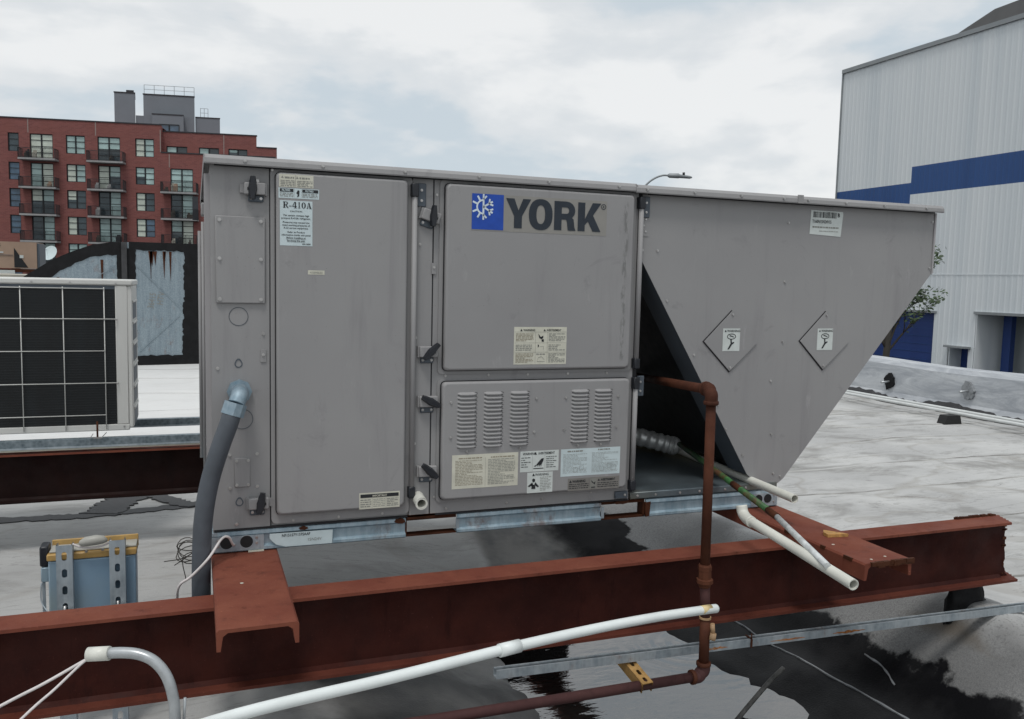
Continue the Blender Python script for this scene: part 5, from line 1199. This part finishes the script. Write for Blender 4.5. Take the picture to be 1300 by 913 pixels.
# ------------------------------------------------------------------ brick apartment building
ang = R(101); E_ = Vector((math.sin(ang), math.cos(ang), 0)); 
bb_ = bpy.data.objects.new('brick_apartment_building', None); COL.objects.link(bb_); bb_.location = (-20.3765, 107.494, 0); bb_.rotation_euler = (0, 0, math.atan2(E_.y, E_.x))
tag(bb_, 'red brick apartment block with balconies and a grey penthouse in the background', 'building')
def bbuild(mb, name, mat, parent=None):
    """geometry given in the facade's own frame: x along, y into the building, z up"""
    me = bpy.data.meshes.new(name); bmesh.ops.recalc_face_normals(mb.b, faces=mb.b.faces); mb.b.to_mesh(me); mb.b.free()
    for mm in (mat if isinstance(mat, list) else [mat]): me.materials.append(M[mm])
    o = bpy.data.objects.new(name, me); COL.objects.link(o); o.parent = parent or bb_; return o
def holed(x0, x1, z0, z1, y, holes, depth=.18):
    mb = MB(); XS = sorted({x0, x1, *[h[i] for h in holes for i in (0, 1) if x0 < h[i] < x1]}); ZS = sorted({z0, z1, *[h[i] for h in holes for i in (2, 3) if z0 < h[i] < z1]})
    for i in range(len(XS) - 1):
        for j in range(len(ZS) - 1):
            cx, cz = (XS[i] + XS[i + 1]) / 2, (ZS[j] + ZS[j + 1]) / 2
            if not any(h[0] < cx < h[1] and h[2] < cz < h[3] for h in holes): mb.rect(XS[i], XS[i + 1], ZS[j], ZS[j + 1], y)
    for (a, b, c, d) in holes:
        for f in (((a, y, c), (b, y, c), (b, y + depth, c), (a, y + depth, c)), ((a, y, d), (b, y, d), (b, y + depth, d), (a, y + depth, d)), ((a, y, c), (a, y, d), (a, y + depth, d), (a, y + depth, c)), ((b, y, c), (b, y, d), (b, y + depth, d), (b, y + depth, c))): mb.face(f)
    return mb
FL = [(14.78, 16.82), (11.63, 13.60), (8.62, 10.70), (5.66, 7.73), (2.65, 4.70), (-.35, 1.7)]        # window bottoms and tops
wins, doors_ = [], []
for fi, (za, zb_) in enumerate(FL):
    wins += [(.98, 2.12, za, zb_, 'n', fi), (7.03, 9.04, za, zb_, 'w', fi), (14.42, 16.44, za, zb_, 'w', fi)]
    wins += [(-4.2, -2.2, za, zb_, 'w', fi), (-11.5, -9.5, za, zb_, 'w', fi)]
    for (a, b) in ((3.25, 5.65), (10.38, 12.78), (18.2, 20.68)):
        if a > 17 and fi == 0: continue
        doors_.append((a, b, za - .72, zb_, 'd', fi))
    doors_.append((-8.2, -5.8, za - .72, zb_, 'd', fi))
    for a in (22.2, 25.0):
        if fi: wins.append((a, a + 1.9, za, zb_, 'w', fi))
holesA = [h[:4] for h in wins + doors_ if h[1] < 17.2]; holesB = [h[:4] for h in wins + doors_ if h[0] > 17.2]
bbuild(holed(-34, 17.20, -3.52, 18.42, 0, holesA), 'wall', 'brick')
bbuild(holed(17.20, 29.9, -3.52, 15.30, 0, holesB), 'wall', 'brick')
tw_ = [(17.6, 19.9, 15.36, 16.25), (21.2, 23.45, 15.36, 16.25), (24.5, 26.65, 15.36, 16.25)]
bbuild(holed(17.20, 27.7, 15.30, 17.85, .9, tw_), 'wall', 'brick')
mb = MB(); mb.box(27.7, 29.95, .9, 1.5, 15.30, 16.52); bbuild(mb, 'wall', 'brick')
mb = MB(); mb.box(17.2, 29.9, .02, .9, 15.27, 15.33); bbuild(mb, 'terrace_floor', 'coping')
mb = MB(); mb.face(((17.2, 0, 15.3), (17.2, .9, 15.3), (17.2, .9, 18.42), (17.2, 0, 18.42))); mb.face(((29.9, 0, -3.5), (20, 20, -3.5), (20, 20, 15.3), (29.9, 0, 15.3))); mb.face(((-34, 0, -3.5), (-34, 20, -3.5), (-34, 20, 18.4), (-34, 0, 18.4)))
mb.face(((-34, .25, 18.3), (17.2, .25, 18.3), (17.2, 20, 18.3), (-34, 20, 18.3))); mb.face(((17.2, 1, 17.8), (27.7, 1, 17.8), (19, 20, 17.8), (17.2, 20, 17.8))); mb.face(((-34, 20, -3.5), (19, 20, -3.5), (19, 20, 17.8), (-34, 20, 17.8)))
mb.face(((27.7, .9, 15.3), (19, 20, 15.3), (19, 20, 17.85), (27.7, .9, 17.85)))
bbuild(mb, 'rear_shell', 'brick')
for (a, b, y, z) in ((-34, 17.25, -.06, 18.42), (17.2, 27.75, .84, 17.85), (27.7, 30, .84, 16.52), (17.2, 29.95, -.05, 15.32)):
    mb = MB(); mb.box(a, b, y, y + .35, z, z + .13); bbuild(mb, 'coping', 'coping')
for (x, za, zb_) in ((3.1, 16.9, 18.4), (10.2, 16.9, 18.4), (17.15, 15.4, 17.9), (18.1, 13.7, 15.2), (24.0, 15.35, 17.8), (-8.4, 16.9, 18.4)):
    mb = MB(); mb.box(x - .05, x + .05, (-.012 if x != 24.0 else .885), (.0 if x != 24.0 else .897), za, zb_); bbuild(mb, 'expansion_joint', 'joint')
mats_ = ['glass_green', 'glass_cream', 'glass_dark', 'glass_blue']; q = random.Random(21)
def window(a, b, c, d, y, n, rows, tints):
    mb = MB(); t = .075
    mb.box(a, b, y - .03, y + .03, d - t * 1.3, d); mb.box(a, b, y - .03, y + .03, c, c + t); mb.box(a, a + t * 1.3, y - .03, y + .03, c + t, d - t * 1.3); mb.box(b - t, b, y - .03, y + .03, c + t, d - t * 1.3)
    w = (b - a) / n
    for i in range(1, n): mb.box(a + i * w - t, a + i * w + t, y - .035, y + .03, c + t, d - t * 1.3)
    for i in range(n):
        for k in range(1, rows):
            z = c + (d - c) * k / rows; mb.box(a + i * w + t, a + (i + 1) * w - t, y - .025, y + .02, z - .03, z + .03)
    wo = bbuild(mb, 'window', 'frame')
    for i in range(n):
        split = q.random() if n > 1 else 1
        if split < .3:                           # blind half way down
            zm = c + (d - c) * q.uniform(.4, .6)
            m1 = MB(); m1.rect(a + i * w, a + (i + 1) * w, zm, d, y + .035); bbuild(m1, 'pane', tints[i], wo); m2 = MB(); m2.rect(a + i * w, a + (i + 1) * w, c, zm, y + .035); bbuild(m2, 'pane', 'glass_dark', wo)
        else:
            m1 = MB(); m1.rect(a + i * w, a + (i + 1) * w, c, d, y + .035); bbuild(m1, 'pane', tints[i], wo)
    return wo
for (a, b, c, d, k, fi) in wins:
    tn = [q.choice(['glass_dark', 'glass_dark', 'glass_blue'])] if k == 'n' else [q.choice(['glass_cream', 'glass_green', 'glass_cream']), q.choice(['glass_dark', 'glass_blue', 'glass_dark', 'glass_green'])]
    window(a, b, c, d, .13, 1 if k == 'n' else 2, 3, tn)
for (a, b, c, d, k, fi) in doors_:
    window(a, b, c, d, .13, 2, 4, [q.choice(['glass_green', 'glass_green', 'glass_dark', 'glass_cream']), q.choice(['glass_green', 'glass_cream', 'glass_green'])])
for (a, b, c, d) in tw_: window(a, b, c, d, 1.03, 2, 1, ['glass_green', 'glass_dark'])
for (a, b, c, d, k, fi) in doors_:
    if a < -9: continue
    x0_, x1_ = a - .85, b + .6; zs = c - .06
    mb = MB(); mb.box(x0_, x1_, -1.25, -.002, zs - .2, zs); bo = bbuild(mb, 'balcony', 'slab')
    mb = MB()
    for (p, r_) in (((x0_ + .03, -1.2), (x1_ - .03, -1.2)), ((x0_ + .03, -1.2), (x0_ + .03, -.03)), ((x1_ - .03, -1.2), (x1_ - .03, -.03))):
        for z in (zs + .08, zs + 1.08): mb.bar((p[0], p[1], z), (r_[0], r_[1], z), .05, .05)
        L = math.dist(p, r_); nn = max(2, int(L / .13))
        for i in range(nn + 1):
            t = i / nn; x_, y_ = p[0] + (r_[0] - p[0]) * t, p[1] + (r_[1] - p[1]) * t; big_ = i % 10 == 0; mb.bar((x_, y_, zs), (x_, y_, zs + 1.08), .05 if big_ else .022, .05 if big_ else .022)
    bbuild(mb, 'railing', 'rail', bo)
    for k_ in range(q.choice((0, 1, 1, 2, 3))):
        px_ = q.uniform(x0_ + .3, x1_ - .7); w_, h_ = q.uniform(.25, .6), q.uniform(.3, .8); m3 = MB(); m3.box(px_, px_ + w_, -1.0, -.6, zs + .002, zs + h_, .05, 1); m3.box(px_ + .05, px_ + w_ - .05, -.66, -.6, zs + h_ - .05, zs + h_ + .25); bbuild(m3, 'balcony_seat', q.choice(['plaster', 'frame', 'tan', 'slab', 'bark']), bo)
# grey penthouse, set back on the roof
def pbox(nm, a, b, z0, z1, y0, y1, mat='penthouse'):
    d_ = y1 - y0; mb = MB(); mb.prism_z([(a, y0), (b, y0), (b - d_ * .25, y1), (a + .01, y1)], z0, z1); return bbuild(mb, nm, mat)
pbox('stair_tower', 10.05, 12.45, 18.2, 23.35, 8, 12); pbox('chimney_cap', 11.3, 12.2, 23.5, 23.85, 8.5, 9.5, 'coping'); pbox('tower_coping', 10.0, 12.5, 23.36, 23.5, 7.95, 12, 'coping')
pbox('penthouse_wall', 12.46, 13.4, 18.2, 20.8, 8.2, 12); pbox('penthouse_wall', 13.41, 19.4, 17.9, 23.3, 8, 15); pbox('penthouse_coping', 13.35, 19.45, 23.31, 23.45, 7.95, 15, 'coping'); pbox('penthouse_wall', 19.41, 22.35, 17.9, 20.9, 8.3, 15); pbox('penthouse_coping', 19.41, 22.4, 20.91, 21.02, 8.25, 15, 'coping')
pbox('bay_wall', 14.6, 18.25, 17.9, 20.85, 7.2, 7.98); pbox('bay_coping', 14.55, 18.3, 20.86, 20.98, 7.15, 7.98, 'coping')
window(15.4, 17.75, 18.45, 19.75, 7.16, 2, 1, ['glass_blue', 'glass_blue'])
for (a, b, z, hh, y) in ((13.5, 19.35, 23.45, 1.05, 8.1), (20.0, 20.9, 21.0, 1.1, 8.5)):
    mb = MB()
    for z_ in (z + hh, z + hh * .5): mb.bar((a, y, z_), (b, y, z_), .04, .04)
    nn = max(2, int((b - a) / 1.0))
    for i in range(nn + 1): mb.bar((a + (b - a) * i / nn, y, z), (a + (b - a) * i / nn, y, z + hh), .05, .05)
    bbuild(mb, 'roof_railing', 'trim')

# ------------------------------------------------------------------ industrial building on the right
ib = empty('industrial_building', (44, 10, -3.5), 'tall pale corrugated metal warehouse with a stepped blue stripe', 'building')
XW = 36.0; Y0, Y1_ = -30.0, 38.45; ZT = 14.15
def ypos(y): return (y + 2.85) * 36 / 21 - 2.85
ops = [(30.75, 35.6, -3.5, .38), (-30.0, 28.15, -3.5, .42), (28.55, 29.65, -3.5, -1.30)]
cw, cb = MB(), MB(); pitch_ = .31
k = 0; y = Y1_
while y > 2:
    ya, yb = y, y - pitch_; ym = (ya + yb) / 2
    segs = [(-3.5, ZT)]; z_hole = max([o[3] for o in ops if o[0] < ym < o[1]], default=-3.5)
    s0, s1 = (5.78, 7.26) if ym > 32.84 else (6.64, 8.10)
    prof = [(ya, 0), (ya - pitch_ * .56, 0), (ya - pitch_ * .66, -.03), (ya - pitch_ * .88, -.03), (yb, 0)]
    for (mbx, a, b) in ((cw, z_hole, s0), (cb, s0, s1), (cw, s1, ZT)):
        for i in range(4): mbx.face(((XW + .55 * prof[i][1], prof[i][0], a), (XW + .55 * prof[i + 1][1], prof[i + 1][0], a), (XW + .55 * prof[i + 1][1], prof[i + 1][0], b), (XW + .55 * prof[i][1], prof[i][0], b)))
    y = yb
yend = y
cw.face(((XW, Y1_, -3.5), (XW + 40, Y1_, -3.5), (XW + 40, Y1_, ZT), (XW, Y1_, ZT)))
cw.face(((XW, yend, .4), (XW, Y0, .4), (XW, Y0, ZT), (XW, yend, ZT)))
cw.build('corrugated_wall', 'clad', ib); cb.build('blue_stripe', 'clad_blue', ib)
mb = MB(); mb.box(XW - .12, XW + .05, Y0, Y1_ + .05, ZT, ZT + .22); mb.build('eave_trim', 'trim', ib)
mb = MB(); mb.box(XW - .09, XW + .04, Y1_, Y1_ + .06, -3.5, ZT - .01); mb.build('corner_trim', 'trim', ib)
for z_ in (2.35,):
    mb = MB(); mb.box(XW - .026, XW - .018, 3, Y1_ - .02, z_, z_ + .05); mb.build('sheet_lap', 'clad', ib)
mb = MB(); mb.face(((XW, Y0, ZT + .1), (XW + 40, Y0, ZT + .1), (XW + 40, Y1_, ZT + .1), (XW, Y1_, ZT + .1))); mb.build('flat_roof', 'roofdark', ib)
mb = MB(); mb.prism_x([(33.0, ZT + .12), (31.0, ZT + .75), (29.3, ZT + 1.25), (5, ZT + 2.2), (5, ZT + .12)], XW + 1.0, XW + 6); mb.build('roof_monitor', 'roofdark', ib)
mb = MB(); mb.box(XW + .35, XW + .45, 30.75, 35.6, -3.5, .36); mb.build('roller_door', 'blue_door', ib)
mb = MB()
for k in range(9): mb.box(XW + .33, XW + .36, 30.8, 35.55, -3.4 + k * .42, -3.385 + k * .42)
mb.build('door_slat_line', 'clad_blue', ib)
mb = MB(); mb.box(XW - .10, XW + .06, 30.6, 35.75, .39, .50); mb.box(XW - .10, XW + .06, 5, 28.3, .43, .56); mb.build('lintel_trim', 'trim', ib)
mb = MB(); mb.box(XW + .005, XW + 3.0, 28.15, 28.2, -3.5, .42); mb.build('door_jamb', 'clad', ib); mb = MB(); mb.box(XW + .002, XW + .4, 30.70, 30.75, -3.5, .38); mb.build('door_jamb', 'clad', ib)
mb = MB(); mb.box(XW + 1.3, XW + 1.6, 27.3, 27.75, -3.5, .40); mb.build('door_track', 'blue_door', ib)
mb = MB(); mb.box(XW + 2.2, XW + 2.4, 2, 28.1, -3.5, .41); mb.build('loading_door', 'grey_door', ib)
mb = MB(); mb.face(((XW + .01, 2, .42), (XW + 2.4, 2, .42), (XW + 2.4, 28.15, .42), (XW + .01, 28.15, .42))); mb.build('soffit', 'grey_door', ib)
mb = MB(); mb.box(XW + .8, XW + .86, 28.56, 29.64, -3.5, -1.31); sd_ = mb.build('small_door', 'blue_door', ib)
mb = MB(); mb.box(XW + .78, XW + .798, 28.62, 28.98, -2.55, -2.12); mb.build('notice', 'label', sd_)
mb = MB(); mb.box(XW - .35, XW + .04, 28.40, 29.75, -1.30, -1.20); mb.build('door_canopy', 'trim', ib); mb = MB(); mb.box(XW + .01, XW + .8, 29.65, 29.70, -3.5, -1.31); mb.build('door_reveal', 'clad', ib); mb = MB(); mb.box(XW + .01, XW + .8, 28.50, 28.55, -3.5, -1.31); mb.build('door_reveal', 'clad', ib)

# ------------------------------------------------------------------ street lamp, tree, small sign
sl = empty('street_lamp', (19.3, 33.3, -3.5), 'grey cobra head street lamp rising behind the unit', 'street lamp')
mb = MB(); mb.tube([(19.15, 33.3, -3.5), (19.15, 33.3, 2), (19.2, 33.28, 4.4)], .1, 12, True, [.13, .10, .075]); mb.tube(smooth_path([(19.2, 33.28, 4.4), (19.55, 33.15, 5.6), (20.05, 33.0, 6.23), (20.40, 32.88, 6.52), (20.75, 32.77, 6.66), (21.05, 32.66, 6.66)], 6), .045, 10); mb.build('pole', 'trim', sl)
mb = MB(); mb.tube([(20.98, 32.69, 6.66), (21.05, 32.66, 6.66), (21.45, 32.5, 6.655), (21.5, 32.48, 6.64), (21.95, 32.31, 6.60), (22.05, 32.27, 6.595)], .1, 10, True, [.06, .11, .12, .09, .07, .03]); mb.build('lamp_head', 'trim', sl)
mb = MB(); mb.tube([(21.68, 32.42, 6.70), (21.68, 32.42, 6.82)], .06, 10); mb.build('photocell', 'rail', sl)

tr = empty('street_tree', (19.9, 17.4, -3.5), 'sparse young street tree in front of the warehouse', 'tree')
q = random.Random(14); tb = MB(); tips = []
def branch(p, d, L, r, lev):
    pts = [p]; rad = [r]; dd = d.copy(); n = 5
    for i in range(n):
        dd = (dd + Vector((q.uniform(-.2, .2), q.uniform(-.2, .2), q.uniform(-.05, .15)))).normalized(); pts.append(pts[-1] + dd * (L / n)); rad.append(r * (1 - .75 * (i + 1) / n))
    tb.tube(pts, r, 6 if lev else 9, True, rad)
    if lev >= 2: tips.extend(pts[1:])
    if lev < 3:
        for k in range((5, 5, 4)[lev]):
            t = q.uniform(.35, 1); i = min(n - 1, int(t * n)); o_ = pts[i].lerp(pts[i + 1], t * n - i)
            an = q.uniform(0, 6.28); side_ = Vector((math.cos(an), math.sin(an), q.uniform(.1, .8))).normalized()
            branch(o_, (dd * .55 + side_ * .75).normalized(), L * q.uniform(.5, .72), rad[i] * .6, lev + 1)
trunk_base = Vector((19.75, 17.35, -3.55))
tb.tube([trunk_base, trunk_base + Vector((.02, 0, 1.5)), trunk_base + Vector((.05, -.02, 3.1)), trunk_base + Vector((.12, -.02, 4.2))], .1, 10, True, [.15, .12, .10, .085])
for (dx, dy, dz, L) in ((.75, -.25, .7, 2.6), (.5, .2, .95, 2.7), (-.5, .2, .9, 2.5), (.15, -.4, 1, 2.8), (-.2, .5, .8, 2.3), (.95, .0, .45, 1.9), (.65, -.1, .85, 3.0)):
    branch(trunk_base + Vector((.02, -.02, q.uniform(3.0, 4.1))), Vector((dx * .8, dy, dz)).normalized(), L * .62, .045, 1)
tb.build('trunk', 'bark', tr)
lf = MB()
for p in tips:
    dens = 1.0 if p.z > 2.0 else .45
    if q.random() > dens or p.z > 2.85: continue
    for k in range(q.randint(4, 9)):
        c_ = p + Vector((q.gauss(0, .09), q.gauss(0, .09), q.gauss(0, .08))); u = Vector((q.gauss(0, 1), q.gauss(0, 1), q.gauss(0, 1))).normalized(); v = u.orthogonal().normalized(); s_ = q.uniform(.045, .09)
        lf.face((c_ - u * s_, c_ + v * s_ * .5, c_ + u * s_, c_ - v * s_ * .5))
lf.build('crown', 'leaf', tr)
sg = empty('street_banner', (20.6, 18.5, -3.5), 'narrow faded pink and white banner on a post beside the tree', 'sign')
mb = MB(); mb.box(18.62, 18.68, 17.32, 17.38, -3.5, -.2); mb.build('post', 'rail', sg); mb = MB(); mb.box(18.69, 18.92, 17.33, 17.36, -1.3, -.45); mb.build('banner', 'pink', sg)
